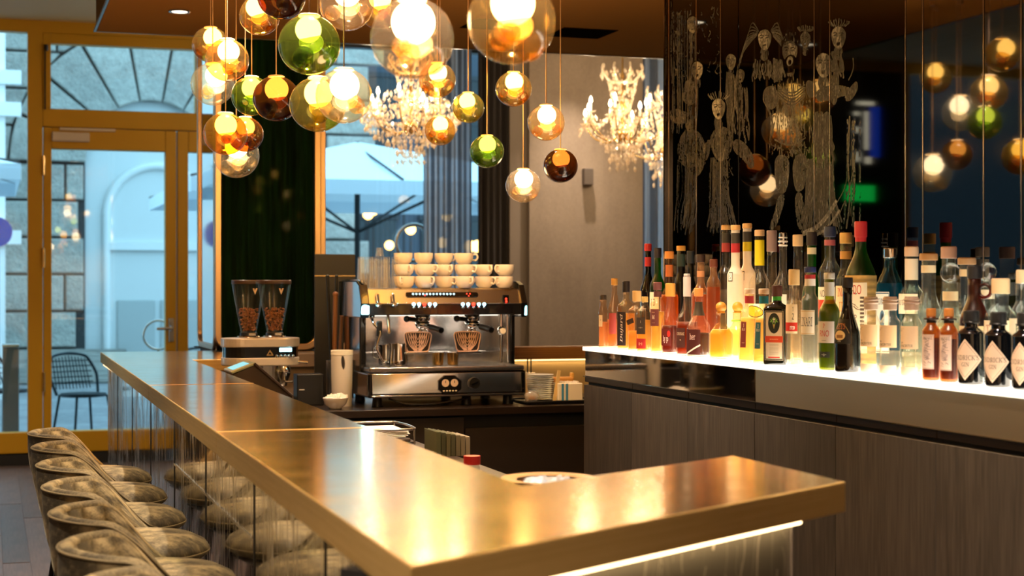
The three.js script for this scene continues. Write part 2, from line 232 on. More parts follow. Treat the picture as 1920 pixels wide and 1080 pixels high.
// ---------------------------------------------------------------- window wall with ochre frames
const ochre = std({ color: 0xc29212, roughness: 0.45, metalness: 0.2 });
const ochreDark = std({ color: 0x7c5408, roughness: 0.5, metalness: 0.3 });
const pane = phy({ color: 0xf2fbff, roughness: 0.01, transmission: 1, thickness: 0, ior: 1.5 });
const fz = FZ, fd = 0.12;
const fb = (x0, x1, y0, y1, z0 = fz - fd / 2, z1 = fz + fd / 2) => rlim(x0, x1, y0, y1, z0, z1, 0.006);
{
  // outer frame and fixed glazing left of the door
  const w = struct('window_1', 'fixed glazing with ochre frame left of the door', 'window');
  obj('frame', [fb(-6, 1.72, 3.55, UPH + 0.02), fb(0.3, 0.42, 0.1, 3.56), fb(-0.15, 0.3, 0.1, 0.27), fb(-6, -3.05, 0.1, 0.27), fb(-3.05, -2.97, 0.1, 3.55), fb(-0.23, -0.15, 0.1, 3.55), fb(-4.55, -4.45, 0.27, 3.55)], ochre, w);
  obj('kick_plate', [lim(-6, -3.0, 0, 0.1, fz - 0.05, fz + 0.05), lim(-0.2, 1.72, 0, 0.1, fz - 0.05, fz + 0.05)], M.blackMatt, w);
  for (const [a, b] of [[-6, -4.55], [-4.45, -3.05], [-0.15, 0.3]]) obj('pane', lim(a, b, 0.27, 3.55, fz - 0.006, fz + 0.006), pane, w);
  smesh('wall_front', lim(-2.97, -0.23, 0, 3.55, fz - 0.15, fz + 0.05), std({ color: 0x1d1a18, roughness: 0.7 }), 'dark panelled wall between the street windows, seen in the mirror', 'wall');
  const t = struct('window_2', 'transom window with ochre frame above the door', 'window');
  obj('frame', [fb(0.42, 1.72, 2.78, 2.93), fb(0.42, 0.485, 2.93, 3.55), fb(1.66, 1.72, 2.93, 3.55), fb(0.485, 1.66, 3.467, 3.55)], ochre, t);
  obj('pane', lim(0.485, 1.66, 2.93, 3.467, fz - 0.006, fz + 0.006), pane, t);
  obj('opening_gear', [lim(0.432, 0.444, 2.92, 3.42, fz + 0.06, fz + 0.085), cyl(0.018, 0.018, 0.05, 0.445, 3.4, fz + 0.08, 10)], M.blackPlastic, t);
  const d = struct('door_1', 'ochre framed glass door to the street', 'door');
  obj('leaf_frame', [fb(0.425, 0.49, 0.1, 2.775), fb(1.41, 1.5, 0.1, 2.775), fb(0.49, 1.41, 2.6, 2.775), fb(0.49, 1.41, 0.1, 0.27)], ochre, d);
  obj('pane', lim(0.49, 1.41, 0.27, 2.6, fz - 0.006, fz + 0.006), pane, d);
  for (const y of [2.38, 1.62, 0.6]) obj('hinge', cyl(0.014, 0.014, 0.16, 0.425, y, fz + 0.07, 12), M.brass, d);
  const cl = obj('door_closer', rlim(0.49, 0.79, 2.66, 2.735, fz + 0.06, fz + 0.12, 0.01), std({ color: 0xd8c8b8, roughness: 0.4 }), d);
  obj('closer_arm', rlim(0.55, 1.0, 2.75, 2.775, fz + 0.06, fz + 0.09, 0.006), std({ color: 0xd8c8b8, roughness: 0.4 }), cl);
  obj('handle', [rlim(1.435, 1.48, 1.0, 1.2, fz + 0.06, fz + 0.075, 0.005), rlim(1.33, 1.47, 1.1, 1.125, fz + 0.1, fz + 0.12, 0.008), cyl(0.012, 0.012, 0.05, 1.457, 1.09, fz + 0.09, 10)], M.steel, d);
  const s = struct('window_3', 'narrow glazing with ochre frame right of the door', 'window');
  obj('frame', [fb(1.51, 1.6, 0.1, 2.775), fb(1.6, 2.0, 0.1, 0.27), fb(1.6, 2.0, 2.6, 2.775), fb(1.93, 2.0, 0.1, UPH)], ochre, s);
  obj('pane', lim(1.6, 1.93, 0.27, 2.6, fz - 0.006, fz + 0.006), pane, s);
  const b = struct('window_4', 'large shop window behind the espresso machine', 'window');
  obj('frame', [fb(2.0, 4.6, UPH - 0.1, UPH + 0.02), fb(2.0, 4.6, 0, 0.3), fb(2.72, 2.77, 0.3, UPH - 0.1)], std({ color: 0x2b2a28, roughness: 0.5 }), b);
  obj('pane', [lim(2.0, 2.72, 0.3, UPH - 0.1, fz - 0.006, fz + 0.006)], pane, b); obj('pane', [lim(2.77, 4.6, 0.3, UPH - 0.1, fz - 0.006, fz + 0.006)], pane, b);
  const rp = onZ(772, 456, fz); obj('ring_handle', tor(0.16, 0.018, 40).translate(rp.x, rp.y, fz + 0.08), M.steel, b);
  const e = struct('window_5', 'tall window behind the striped curtain at the right', 'window');
  obj('frame', [fb(4.6, 7, UPH - 0.1, UPH + 0.02), fb(4.6, 7, 0, 0.3), fb(4.58, 4.7, 0.3, UPH - 0.1), fb(6.3, 6.38, 0.3, UPH - 0.1)], std({ color: 0x2b2a28, roughness: 0.5 }), e);
  obj('pane', lim(4.7, 6.3, 0.3, UPH - 0.1, fz - 0.006, fz + 0.006), pane, e); obj('pane', lim(6.38, 7, 0.3, UPH - 0.1, fz - 0.006, fz + 0.006), pane, e);
}
// ================================================================ OUTSIDE
{
  const g = smesh('terrace_ground', uvm(lim(-24, 30, -0.25, -0.02, -60, fz - 0.07), 2), std({ map: tex(256, 256, (u, v) => { const a = N(u, v, 60, 60) * 0.5 + N(u, v, 8, 8) * 0.5; return [128 + a * 40, 130 + a * 40, 132 + a * 40]; }), roughness: 0.8 }), 'pale street paving outside the windows', 'paving');
  const stT = tex(256, 256, (u, v) => { const a = N(u, v, 90, 90) * 0.4 + N(u, v, 24, 24) * 0.3 + N(u, v, 6, 6) * 0.3; const k = 158 + a * 62; return [k, k * 0.99, k * 0.94]; });
  const stB = tex(256, 256, (u, v) => { const a = N(u, v, 64, 64) * 0.6 + N(u, v, 20, 20) * 0.4; const k = a * 255; return [k, k, k]; }, false);
  const stone = [0.92, 1, 1.07].map((k) => std({ map: stT, bumpMap: stB, bumpScale: 0.02, color: lin(0.8 * k, 0.8 * k, 0.8 * k), roughness: 0.9 }));
  const QZ = -25.2; const f = thing('stone_facade', 'rusticated stone facade with an arch across the street', 'building', [0, 0, 0]);
  
  // arch opening: centre and radius
  const c = onZ(283, 330, QZ), AR = 0.98; const cx = c.x, cy = 3.34;
  const rowH = 0.56; let k = 0;
  obj('backing', [lim(-14, cx - AR, -0.02, 12, QZ - 1.2, QZ - 0.06), lim(cx + AR, 5.5, -0.02, 12, QZ - 1.2, QZ - 0.06), lim(cx - AR, cx + AR, cy + AR, 12, QZ - 1.2, QZ - 0.06)], std({ color: 0x3a3c3c, roughness: 0.95 }), f);
  const chamf = (pts) => extr(pts, 0.1, 0.025);
  for (let r = 0; r < 18; r++) {
    const y0 = r * rowH - 0.02, y1 = y0 + rowH - 0.035; if (y0 > 9) break;
    let x = -7.5 - (r % 2) * 0.5; const shift = r;
    while (x < 5.3) {
      const w = 0.75 + hash(shift, k++) * 0.75, x0 = x, x1 = x + w - 0.035; x += w;
      const inArch = (X, Y) => Y < cy ? Math.abs(X - cx) < AR + 0.02 : Math.hypot(X - cx, Y - cy) < AR + 1.12;
      const poly0 = [[x0, y0], [x1, y0], [x1, y1], [x0, y1]];
      // cut blocks at the jambs and at the voussoir ring
      if (poly0.some(([a, b]) => inArch(a, b)) || inArch((x0 + x1) / 2, (y0 + y1) / 2)) {
        if (y1 <= cy + 0.01) { for (const [a, b] of [[x0, Math.min(x1, cx - AR - 0.03)], [Math.max(x0, cx + AR + 0.03), x1]]) if (b - a > 0.15) obj('stone_block', uvm(chamf([[a, y0], [b, y0], [b, y1], [a, y1]]).translate(0, 0, QZ - 0.08), 1.2), stone[k % 3], f); }
        else { const ring = AR + 1.14; for (const sgn of [-1, 1]) { const edge = (Y) => { const dy = Math.max(0, Y - cy); return dy >= ring ? 0 : Math.sqrt(ring * ring - dy * dy); }; const e0 = edge(y0), e1 = edge(y1); let a0, a1, q; if (sgn < 0) { q = [[x0, y0], [Math.min(x1, cx - e0), y0], [Math.min(x1, cx - e1), y1], [x0, y1]]; } else { q = [[Math.max(x0, cx + e0), y0], [x1, y0], [x1, y1], [Math.max(x0, cx + e1), y1]]; } if (q[1][0] - q[0][0] > 0.08 && q[2][0] - q[3][0] > 0.08 && (sgn < 0 ? x0 < cx : x1 > cx)) obj('stone_block', uvm(chamf(q).translate(0, 0, QZ - 0.08), 1.2), stone[k % 3], f); } }
      } else obj('stone_block', uvm(chamf(poly0).translate(0, 0, QZ - 0.08), 1.2), stone[k % 3], f);
    }
  }
  const nV = 9; for (let i = 0; i < nV; i++) { const a0 = PI * i / nV + 0.012, a1 = PI * (i + 1) / nV - 0.012, pts = []; for (let j = 0; j <= 4; j++) { const a = a0 + (a1 - a0) * j / 4; pts.push([cx + Math.cos(a) * AR, cy + Math.sin(a) * AR]); } for (let j = 4; j >= 0; j--) { const a = a0 + (a1 - a0) * j / 4; pts.push([cx + Math.cos(a) * (AR + 1.1), cy + Math.sin(a) * (AR + 1.1)]); } obj('voussoir', uvm(chamf(pts).translate(0, 0, QZ - 0.05), 1.2), stone[i % 3], f); }
  const inner = std({ color: 0xd4d8d6, roughness: 0.8 });
  obj('arch_infill', lim(cx - AR - 0.1, cx + AR + 0.1, 0, cy + AR, QZ - 0.3, QZ - 0.16), inner, f);
  const archPts = []; for (let i = 0; i <= 16; i++) archPts.push([cx + 0.12 + Math.cos(PI - PI * i / 16) * 0.78, 2.55 + Math.sin(PI * i / 16) * 0.78, QZ - 0.14]);
  obj('arch_moulding', [tube(archPts, 0.07, 8, 40), tube([[cx - 0.66, 0, QZ - 0.14], [cx - 0.66, 2.55, QZ - 0.14]], 0.07, 8), tube([[cx + 0.9, 0, QZ - 0.14], [cx + 0.9, 2.55, QZ - 0.14]], 0.07, 8), lim(cx - 0.66, cx + 0.9, 2.02, 2.14, QZ - 0.16, QZ - 0.08)], std({ color: 0xdfe2e0, roughness: 0.6 }), f);
  for (const x of [-0.2, 0.46]) obj('door_board', rlim(cx + x - 0.3, cx + x + 0.28, 0.3, 1.25, QZ - 0.16, QZ - 0.12, 0.02), std({ color: 0xaeb4b2, roughness: 0.7 }), f);
  obj('plinth', lim(-7.5, 2.0, 0, 0.5, QZ - 0.04, QZ + 0.1), stone[1], f); obj('string_course', lim(cx + AR + 0.05, 3.6, 1.2, 1.36, QZ - 0.02, QZ + 0.1), stone[2], f);
  // white corner house at the far left with round blue sign
  const hse = thing('white_house', 'white rendered house beyond the left window pane', 'building');
  const hp = onZ(10, 300, -22); obj('wall', lim(-5, hp.x, -0.02, 8, -23, -22), std({ color: 0xf4f2ee, roughness: 0.8 }), hse);
  for (const [py] of [[145], [205], [325], [445]]) { const q = onZ(22, py, -21.95); obj('quoin', lim(q.x - 0.3, q.x + 0.12, q.y - 0.09, q.y + 0.09, -22.05, -21.9), std({ color: 0xe8e6e2, roughness: 0.8 }), hse); }
  const sg = onZ(-6, 435, -18); const sign = thing('round_sign', 'round blue street sign at the left picture edge', 'sign', [sg.x, 0, -18]);
  obj('disc', new THREE.CylinderGeometry(0.16, 0.16, 0.02, 32).rotateX(PI / 2).translate(0, sg.y, 0), std({ color: 0x1a55c0, roughness: 0.4 }), sign); obj('post', cyl(0.03, 0.03, sg.y, 0, -0.02, -0.04, 12), M.steel, sign);
  // dark shop building and blue glass front seen through the big window
  const sh = thing('shop_building', 'dim shop building with lit windows behind the parasol', 'building', [0, 0, -34]);
  obj('wall', lim(4.2, 24, -0.02, 9, -1, 0), std({ color: 0x49525e, roughness: 0.8 }), sh);
  for (let i = 0; i < 7; i++) for (let j = 0; j < 2; j++) { const x = 5.2 + i * 1.9, w = obj('shop_window', rlim(x, x + 1.35, 0.5 + j * 3.1, 2.9 + j * 3.1, -0.02, 0.05, 0.01), phy({ color: 0x10161c, roughness: 0.08 }), sh); obj('window_rail', [lim(x - 0.06, x + 1.41, 2.9 + j * 3.1, 3.0 + j * 3.1, 0, 0.1), lim(x + 0.65, x + 0.7, 0.5 + j * 3.1, 2.9 + j * 3.1, 0.04, 0.08), lim(x, x + 1.35, 1.9 + j * 3.1, 1.95 + j * 3.1, 0.04, 0.08)], std({ color: 0x30343a, roughness: 0.6 }), w); }
  for (let i = 0; i < 4; i++) obj('pilaster', lim(4.6 + i * 5.0, 5.0 + i * 5.0, 0, 9, 0, 0.16), std({ color: 0x3c3e42, roughness: 0.8 }), sh);
  // warm street lanterns (round globes)
  const lanternM = glow(0xffb45a, 9);
  const lan = [[612, 381, -26], [757, 377, -24], [645, 485, -30], [770, 430, -27], [700, 395, -30], [730, 460, -31], [663, 418, -31], [690, 402, -28], [838, 405, -25], [880, 462, -23], [895, 462, -23.2], [668, 462, -29], [830, 455, -27]].sort((p, q) => p[0] - q[0]);
  const nth = ['first', 'second', 'third', 'fourth', 'fifth', 'sixth', 'seventh', 'eighth', 'ninth', 'tenth', 'eleventh', 'twelfth', 'last'];
  lan.forEach(([px, py, z], i) => {
    const p = onZ(px, py, z), l = thing('street_lantern', `${nth[i]} warm lantern globe from the left beyond the large window`, 'lantern', [p.x, 0, z], 0, 'warm street lanterns beyond the large window');
    obj('lantern_globe', sph(0.09, 0, p.y, 0, 12), lanternM, l); obj('pole', cyl(0.012, 0.018, p.y + 0.02, 0, -0.02, 0, 8), M.blackMatt, l);
    if (i % 3 === 0) { const pl = new THREE.PointLight(0xffb45a, 1.5); pl.position.set(0, p.y, 0); pl.castShadow = true; l.add(pl); }
  });
  // parasols
  function parasol(cxw, cz, half, yEdge, yTop, label, col) {
    const t = thing('parasol', label, 'parasol', [cxw, 0, cz]);
    const m = phy({ color: col, roughness: 0.85, transmission: 0.25, thickness: 0 });
    const top = [0, yTop, 0], cs = [[-half, yEdge, half], [half, yEdge, half], [half, yEdge, -half], [-half, yEdge, -half]];
    for (let i = 0; i < 4; i++) { const a = cs[i], b = cs[(i + 1) % 4]; const g = grid(8, 6, (u, v) => { const e = [a[0] + (b[0] - a[0]) * u, yEdge, a[2] + (b[2] - a[2]) * u]; const s = 1 - v; return [e[0] * s, yEdge + (yTop - yEdge) * (1 - s) - 0.06 * Math.sin(PI * v) * Math.sin(PI * u), e[2] * s]; }); obj('canopy_panel', g, m, t); }
    for (let i = 0; i < 4; i++) { const a = cs[i], b = cs[(i + 1) % 4]; const d = V(b[0] - a[0], 0, b[2] - a[2]); obj('valance', box(d.length(), 0.16, 0.008, 0, 0, 0, Math.atan2(-d.z, d.x)).translate((a[0] + b[0]) / 2, yEdge - 0.08, (a[2] + b[2]) / 2), m, t); }
    for (let i = 0; i < 8; i++) { const a = i * PI / 4 + PI / 4, rad = i % 2 ? half : half * 1.414; const e = [Math.cos(a) * rad, yEdge + 0.01, Math.sin(a) * rad]; const rb = obj('rib', tube([[0, yTop - 0.06, 0], e], 0.014, 6), M.blackMatt, t); if (i % 2 === 0) obj('strut', tube([[0, yEdge - 0.5, 0], [e[0] * 0.6, yEdge + (yTop - yEdge) * 0.38, e[2] * 0.6]], 0.018, 6), M.blackMatt, rb); }
    obj('pole', cyl(0.035, 0.035, yTop, 0, 0, 0, 14), M.blackMatt, t); obj('base', rbox(0.7, 0.08, 0.7, 0.02, 0, 0.03, 0), std({ color: 0x55585a, roughness: 0.8 }), t);
    return t;
  }
  const pc = onZ(735, 356, -17.2); parasol(pc.x + 0.1, -19.4, 2.3, pc.y + 0.1, pc.y + 0.72, 'large white square parasol behind the left chandelier', 0xe9f2f8);
  const pl = onZ(20, 322, -18); parasol(-1.35, -18.4, 1.65, pl.y, pl.y + 0.45, 'white parasol at the left picture edge', 0xe9f2f8);
  // terrace chairs and table
  const iron = std({ color: 0x1d2a30, roughness: 0.5, metalness: 0.5 });
  const ch = thing('terrace_chair', 'dark metal terrace chair with mesh back nearest the door hinge', 'chair', [0.84, 0, -15.5], 0.5, 'dark metal terrace chairs');
  obj('seat', new THREE.CylinderGeometry(0.21, 0.21, 0.03, 24).translate(0, 0.45, 0), iron, ch);
  obj('back_frame', tube([[-0.22, 0.45, -0.1], [-0.25, 0.64, -0.18], [-0.18, 0.8, -0.25], [0, 0.83, -0.27], [0.18, 0.8, -0.25], [0.25, 0.64, -0.18], [0.22, 0.45, -0.1]], 0.014, 8, 40), iron, ch);
  { const bars = []; for (let i = -5; i <= 5; i++) bars.push(tube([[i * 0.036, 0.5, -0.17], [i * 0.034, 0.81 - Math.abs(i) * 0.006, -0.26]], 0.006, 5)); for (let j = 0; j < 5; j++) bars.push(tube([[-0.22, 0.56 + j * 0.05, -0.19 - j * 0.013], [0.22, 0.56 + j * 0.05, -0.19 - j * 0.013]], 0.006, 5)); obj('back_mesh', bars, iron, ch); }
  for (const [sx, sz] of [[-1, -1], [1, -1], [1, 1], [-1, 1]]) obj('leg', tube([[sx * 0.16, 0.45, sz * 0.15], [sx * 0.22, -0.02, sz * 0.2]], 0.012, 6), iron, ch);
  copyOf(ch, [1.85, 0, -16.5], -0.9, 'dark metal terrace chair facing the small table outside the door');
  copyOf(ch, [0.15, 0, -16.3], 0.9, 'dark metal terrace chair left of the ochre door post');
  copyOf(ch, [-0.55, 0, -15.4], 2.2, 'dark metal terrace chair at the left picture edge outside');
  const tb = thing('terrace_table', 'small dark terrace table outside the door', 'table', [1.4, 0, -15.95]);
  obj('table_top', cyl(0.34, 0.34, 0.03, 0, 0.7, 0, 32), iron, tb); obj('column', cyl(0.03, 0.03, 0.7, 0, 0, 0, 12), iron, tb); obj('foot', cyl(0.22, 0.24, 0.03, 0, -0.02, 0, 24), iron, tb);
  const rg = onZ(297, 628, -14.6), rs = thing('ring_planter_stand', 'round pale hoop stand outside the door handle', 'hoop', [rg.x, 0, -14.6]);
  obj('hoop', tor(0.13, 0.012, 32).translate(0, rg.y, 0), M.steel, rs); obj('stem', cyl(0.012, 0.012, rg.y - 0.13, 0, 0, 0, 8), M.steel, rs);
  const bol = thing('terrace_bollard', 'grey terrace post outside the left pane', 'post', [onZ(20, 700, -14.8).x, 0, -14.8]); obj('shaft', rbox(0.14, 0.95, 0.14, 0.01, 0, 0.455, 0), std({ color: 0x77706a, roughness: 0.6 }), bol); obj('cap', rbox(0.15, 0.03, 0.15, 0.008, 0, 0.945, 0), M.steel, bol);
  // lit shop sign far to the left outside: seen only in the dark mirror
  const ls = thing('lit_sign', 'blue and white lit sign on the dark front wall, reflected in the mirror', 'sign', [-2.51, 1.79, -13.58]); ls.scale.set(-0.62, 0.46, 1);
  obj('sign_case', rlim(-0.3, 0.3, 1.6, 3.3, -0.1, 0, 0.01), M.blackMatt, ls);
  obj('blue_light_bar', lim(0.04, 0.2, 2.0, 3.05, 0, 0.02), glow(0x1050ff, 1.6), ls);
  obj('white_light_bar', [lim(-0.06, 0.0, 2.15, 2.95, 0, 0.02), lim(-0.24, -0.14, 2.86, 2.94, 0, 0.02), lim(-0.24, -0.14, 2.5, 2.62, 0, 0.02), lim(-0.2, 0.1, 3.08, 3.16, 0, 0.02), lim(-0.22, -0.14, 1.9, 2.1, 0, 0.02), lim(-0.05, 0.05, 1.86, 2.0, 0, 0.02)], glow(0xfff4d0, 4), ls);
  
}
// ================================================================ BAR COUNTER
const TOP = 1.1, THK = 0.058;
const etched = tex(512, 512, (u, v) => { const s = Math.pow(N(u, v, 180, 7), 3) * 0.9 + Math.pow(N(u, v, 90, 12), 4) * 0.8; const k = Math.min(255, 6 + s * 210 * Math.pow(N(u, v, 7, 5), 0.5)); return [0, k, 0]; }, false);
{
  const t = thing('bar_counter', 'long brass topped bar counter with mirrored front and angled end', 'bar counter');
  // brass sheets of the top, split at the seams seen in the photo
  const slab = (pts) => { // pts in (x,z)
    const g = extr(pts.map(([x, z]) => [x, -z]), THK - 0.006, 0.003).rotateX(-PI / 2).translate(0, TOP - THK + 0.003, 0);
    return uvm(g, 0.9);
  };
  const L = (z) => 0.535 + (-2.071 - z) / 7.2 * 0.06, R = (z) => 0.948 + (-2.838 - z) / 6 * 0.03;
  obj('top_sheet', slab([[L(-4.125) , -4.125], [L(-2.071), -2.071], [1.555, -2.708], [1.559, -3.201], [0.948, -2.838], [R(-4.125), -4.125]]), [M.brassTop, M.brassEdge], t);
  obj('top_sheet', slab([[L(-6.13), -6.13], [L(-4.129), -4.129], [R(-4.129), -4.129], [R(-6.13), -6.13]]), [M.brassTop, M.brassEdge], t);
  obj('top_sheet', slab([[L(-9.27), -9.27], [L(-6.134), -6.134], [R(-6.134), -6.134], [R(-8.16), -8.16], [1.23, -8.16], [1.23, -9.27]]), [M.brassTop, M.brassEdge], t);
  for (const z of [-4.127, -6.132]) obj('seam_strip', lim(L(z) + 0.002, R(z) - 0.002, TOP - 0.006, TOP + 0.0008, z - 0.004, z + 0.004), std({ color: lin(0.9, 0.66, 0.32), metalness: 1, roughness: 0.5 }), t);
  // mirrored front panels (long side)
  const FXm = 0.63, zj = [-9.2, -8.47, -7.58, -6.69, -5.81, -4.94, -4.0, -3.11, -2.262];
  const panelM = std({ color: lin(0.72, 0.68, 0.6), metalness: 1, roughness: 0.9, roughnessMap: etched });
  for (let i = 0; i + 1 < zj.length; i++) {
    const a = zj[i] + 0.006, b = zj[i + 1] - 0.006;
    const g = lim(FXm, FXm + 0.012, 0.1, TOP - THK, a, b); const p = g.attributes.position, uv = g.attributes.uv; for (let k = 0; k < p.count; k++) uv.setXY(k, p.getZ(k) / 0.9, p.getY(k));
    obj('mirror_panel', g, panelM, t);
  }
  obj('horizontal_joint', lim(FXm - 0.003, FXm + 0.004, 0.833, 0.841, -5.81, -4.0), M.steel, t);
  for (const z of zj.slice(1)) obj('panel_joint', lim(FXm - 0.002, FXm + 0.008, 0.1, TOP - THK, z - 0.006, z + 0.006), M.blackMatt, t);
  obj('carcass', [lim(FXm + 0.013, 0.93, 0.02, TOP - THK, -9.2, -2.6)], M.blackMatt, t);
  obj('plinth', lim(FXm + 0.05, 0.9, 0, 0.1, -9.2, -2.5), M.blackMatt, t);
  // angled front of the end wing: the outer edge turned inwards by 7 cm
  const A = V(0.535, 0, -2.071), B = V(1.555, 0, -2.708), d = B.clone().sub(A).normalize(), n = V(d.z, 0, -d.x); if (n.z > 0) n.negate();
  const ang = Math.atan2(-d.z, d.x), P0 = A.clone().addScaledVector(n, 0.09).addScaledVector(d, 0.16), P1 = B.clone().addScaledVector(n, 0.09).addScaledVector(d, -0.06);
  const waveT = canvasTex(1024, 1024, (g, w, h) => {
    g.fillStyle = 'rgb(84,82,76)'; g.fillRect(0, 0, w, h); let sd = 5; const R2 = () => { sd = (sd * 1664525 + 1013904223) >>> 0; return sd / 4294967296; };
    for (let i = 0; i < 420; i++) { const x = R2() * w, y = R2() * h, k = 96 + R2() * 110; g.strokeStyle = `rgba(${k},${k * 0.97},${k * 0.9},${0.25 + R2() * 0.5})`; g.lineWidth = 1 + R2() * 5; g.beginPath(); g.moveTo(x, y); g.bezierCurveTo(x + R2() * 30 - 15, y + 24, x + R2() * 60 - 30, y + 50, x + R2() * 50 - 25, y + 60 + R2() * 70); g.stroke(); }
  });
  const waveM = std({ map: waveT, metalness: 0.45, roughness: 0.3, bumpMap: waveT, bumpScale: 0.002 });
  const len = P0.distanceTo(P1), mid = P0.clone().add(P1).multiplyScalar(0.5);
  { const g = box(len, TOP - THK - 0.1, 0.014); const p = g.attributes.position, uv = g.attributes.uv; for (let k = 0; k < p.count; k++) uv.setXY(k, p.getX(k), p.getY(k)); obj('etched_panel', g.rotateY(ang).translate(mid.x, 0.1 + (TOP - THK - 0.1) / 2, mid.z), waveM, t); }
  obj('corner_post', [rbox(0.022, TOP - THK - 0.02, 0.03, 0.003, P1.x, (TOP - THK) / 2 + 0.01, P1.z, ang), rbox(0.022, TOP - THK - 0.02, 0.03, 0.003, P0.x, (TOP - THK) / 2 + 0.01, P0.z, ang)], M.steel, t);
  const Q1 = P1.clone().addScaledVector(n, 0.2), Q0 = P0.clone().addScaledVector(n, 0.2);
  obj('wing_body', [extr([[P0.x, P0.z], [P1.x, P1.z], [Q1.x, Q1.z], [Q0.x, Q0.z]].map(([x, z]) => [x + n.x * 0.012, -(z + n.z * 0.012)]), TOP - THK - 0.02).rotateX(-PI / 2).translate(0, 0.02, 0)], M.blackMatt, t);
  // light strips under the overhang: glowing tube and a light of the same size in front of it
  const ledC = 0xffd59a;
  obj('led_strip', [rlim(0.602, 0.616, TOP - THK - 0.012, TOP - THK - 0.001, -9.15, -2.25, 0.003)], glow(ledC, 2.2), t);
  const l1 = new THREE.RectAreaLight(ledC, 7.5, 6.9, 0.014); l1.position.set(0.61, TOP - THK - 0.0135, -5.7); l1.lookAt(0.66, TOP - THK - 0.2, -5.7); t.add(l1);
  const E0 = A.clone().addScaledVector(n, 0.06).addScaledVector(d, 0.12), E1 = B.clone().addScaledVector(n, 0.06).addScaledVector(d, -0.07), em = E0.clone().add(E1).multiplyScalar(0.5);
  obj('led_strip', rbox(E0.distanceTo(E1), 0.02, 0.016, 0.004, em.x, TOP - THK - 0.0105, em.z, ang), glow(ledC, 5), t);
  const l2 = new THREE.RectAreaLight(ledC, 15, E0.distanceTo(E1), 0.014); const lp = em.clone().addScaledVector(n, 0.004); l2.position.set(lp.x, TOP - THK - 0.0215, lp.z); l2.lookAt(lp.x + n.x * 0.05, TOP - THK - 0.2, lp.z + n.z * 0.05); t.add(l2);
}
// working surface behind the bar (lower), with sink ring and small things
{
  const s = thing('bar_work_shelf', 'dark work shelf behind the brass bar top', 'counter');
  obj('shelf_top', rlim(0.935, 1.28, 0.86, 0.9, -7.16, -3.62, 0.004), std({ color: 0x4a3422, roughness: 0.35, metalness: 0.2 }), s); obj('shelf_front', lim(1.2, 1.25, 0.05, 0.86, -7.16, -3.66), M.blackMatt, s); obj('end_panel', lim(0.935, 1.25, 0.0, 0.86, -3.66, -3.64), M.blackMatt, s);
}
// ================================================================ BACK BAR
const CX = 2.39;
{
  const wT = [0, 1, 2].map((k) => tex(256, 512, (u, v) => { const a = N(u, v, 110, 9) * 0.5 + N(u, v, 60, 4) * 0.3 + N(u, v, 6, 3) * 0.2; const b = 44 + k * 4 + a * 40; return [b * 1.02, b * 0.92, b * 0.82]; }));
  const wM = wT.map((m) => std({ map: m, roughness: 0.5, bumpMap: m, bumpScale: 0.0006 }));
  const n = 8, pitch = 0.529; const ord = ['first', 'second', 'third', 'fourth', 'fifth', 'sixth', 'seventh', 'eighth'];
  for (let i = 0; i < n; i++) {
    const z0 = -6.335 + i * pitch, z1 = z0 + pitch, t = thing('back_bar_cabinet', `${ord[i]} dark oak back bar cabinet counted from the espresso machine`, 'cabinet', [CX, 0, z0], 0, 'dark oak cabinets under the bottle shelf');
    obj('body', lim(0.022, 0.345, 0.08, 1.09, 0.001, pitch - 0.001), M.blackMatt, t);
    const d = obj('door', uvm(rlim(0, 0.02, 0.08, 1.056, 0.0015, pitch - 0.0015, 0.0015), 0.6), wM[(i * 2) % 3], t);
    obj('finger_pull', [rlim(0.004, 0.03, 1.068, 1.09, 0.0015, pitch - 0.0015, 0.002)], std({ color: 0x2c2117, roughness: 0.35, metalness: 0.4 }), t);
    obj('plinth', lim(0.04, 0.3, 0, 0.08, 0.001, pitch - 0.001), M.blackMatt, t);
  }
  const zE = -6.335 + n * pitch;
  const f = thing('shelf_fascia', 'bronze and black mirror band under the lit bottle shelf', 'panel');
  obj('mirror_band', rlim(CX + 0.004, CX + 0.016, 1.092, 1.2, -6.33, -4.752, 0.002), std({ color: lin(0.36, 0.34, 0.32), metalness: 1, roughness: 0.04 }), f);
  obj('bronze_band', rlim(CX + 0.004, CX + 0.016, 1.092, 1.2, -4.748, zE, 0.002), std({ color: lin(0.52, 0.42, 0.28), metalness: 1, roughness: 0.4 }), f);
  obj('ledge', lim(CX - 0.004, CX + 0.34, 1.09, 1.0925, -6.335, zE), std({ color: 0x241c14, roughness: 0.3, metalness: 0.5 }), f);
  obj('core', lim(CX + 0.017, CX + 0.345, 1.0925, 1.195, -6.33, zE), M.blackMatt, f);
  const s = thing('bottle_shelf', 'glowing white back bar shelf carrying the bottles', 'shelf');
  obj('shelf_light_panel', rlim(CX - 0.006, MX - 0.002, 1.2, 1.216, -6.335, zE, 0.002), glow(0xfff0d4, 1.5), s);
  const l = new THREE.RectAreaLight(0xfff0da, 3.6, 4.2, 0.34); l.position.set(CX + 0.175, 1.2168, -4.22); l.rotation.set(PI / 2, 0, PI / 2); s.add(l);
}
// ================================================================ BOTTLES
const SHELF = 1.2172;
const glassM = {};
function glassMat(hex) { return glassM[hex] ??= phy({ color: hex, roughness: (hex & 255) > 0xc8 ? 0.12 : 0.32, transmission: 1, thickness: 0, ior: 1.5 }); }
const liqM = {};
function liqMat(hex, d = 0.05) { return liqM[hex + d] ??= phy({ color: hex, roughness: d > 0.5 ? 0.24 : 0.5, transmission: 1, thickness: 0, ior: 1.33 }); }
const solid = {};
const matt = (hex, rough = 0.5, metal = 0) => solid[hex + '_' + rough + metal] ??= std({ color: hex, roughness: rough, metalness: metal });
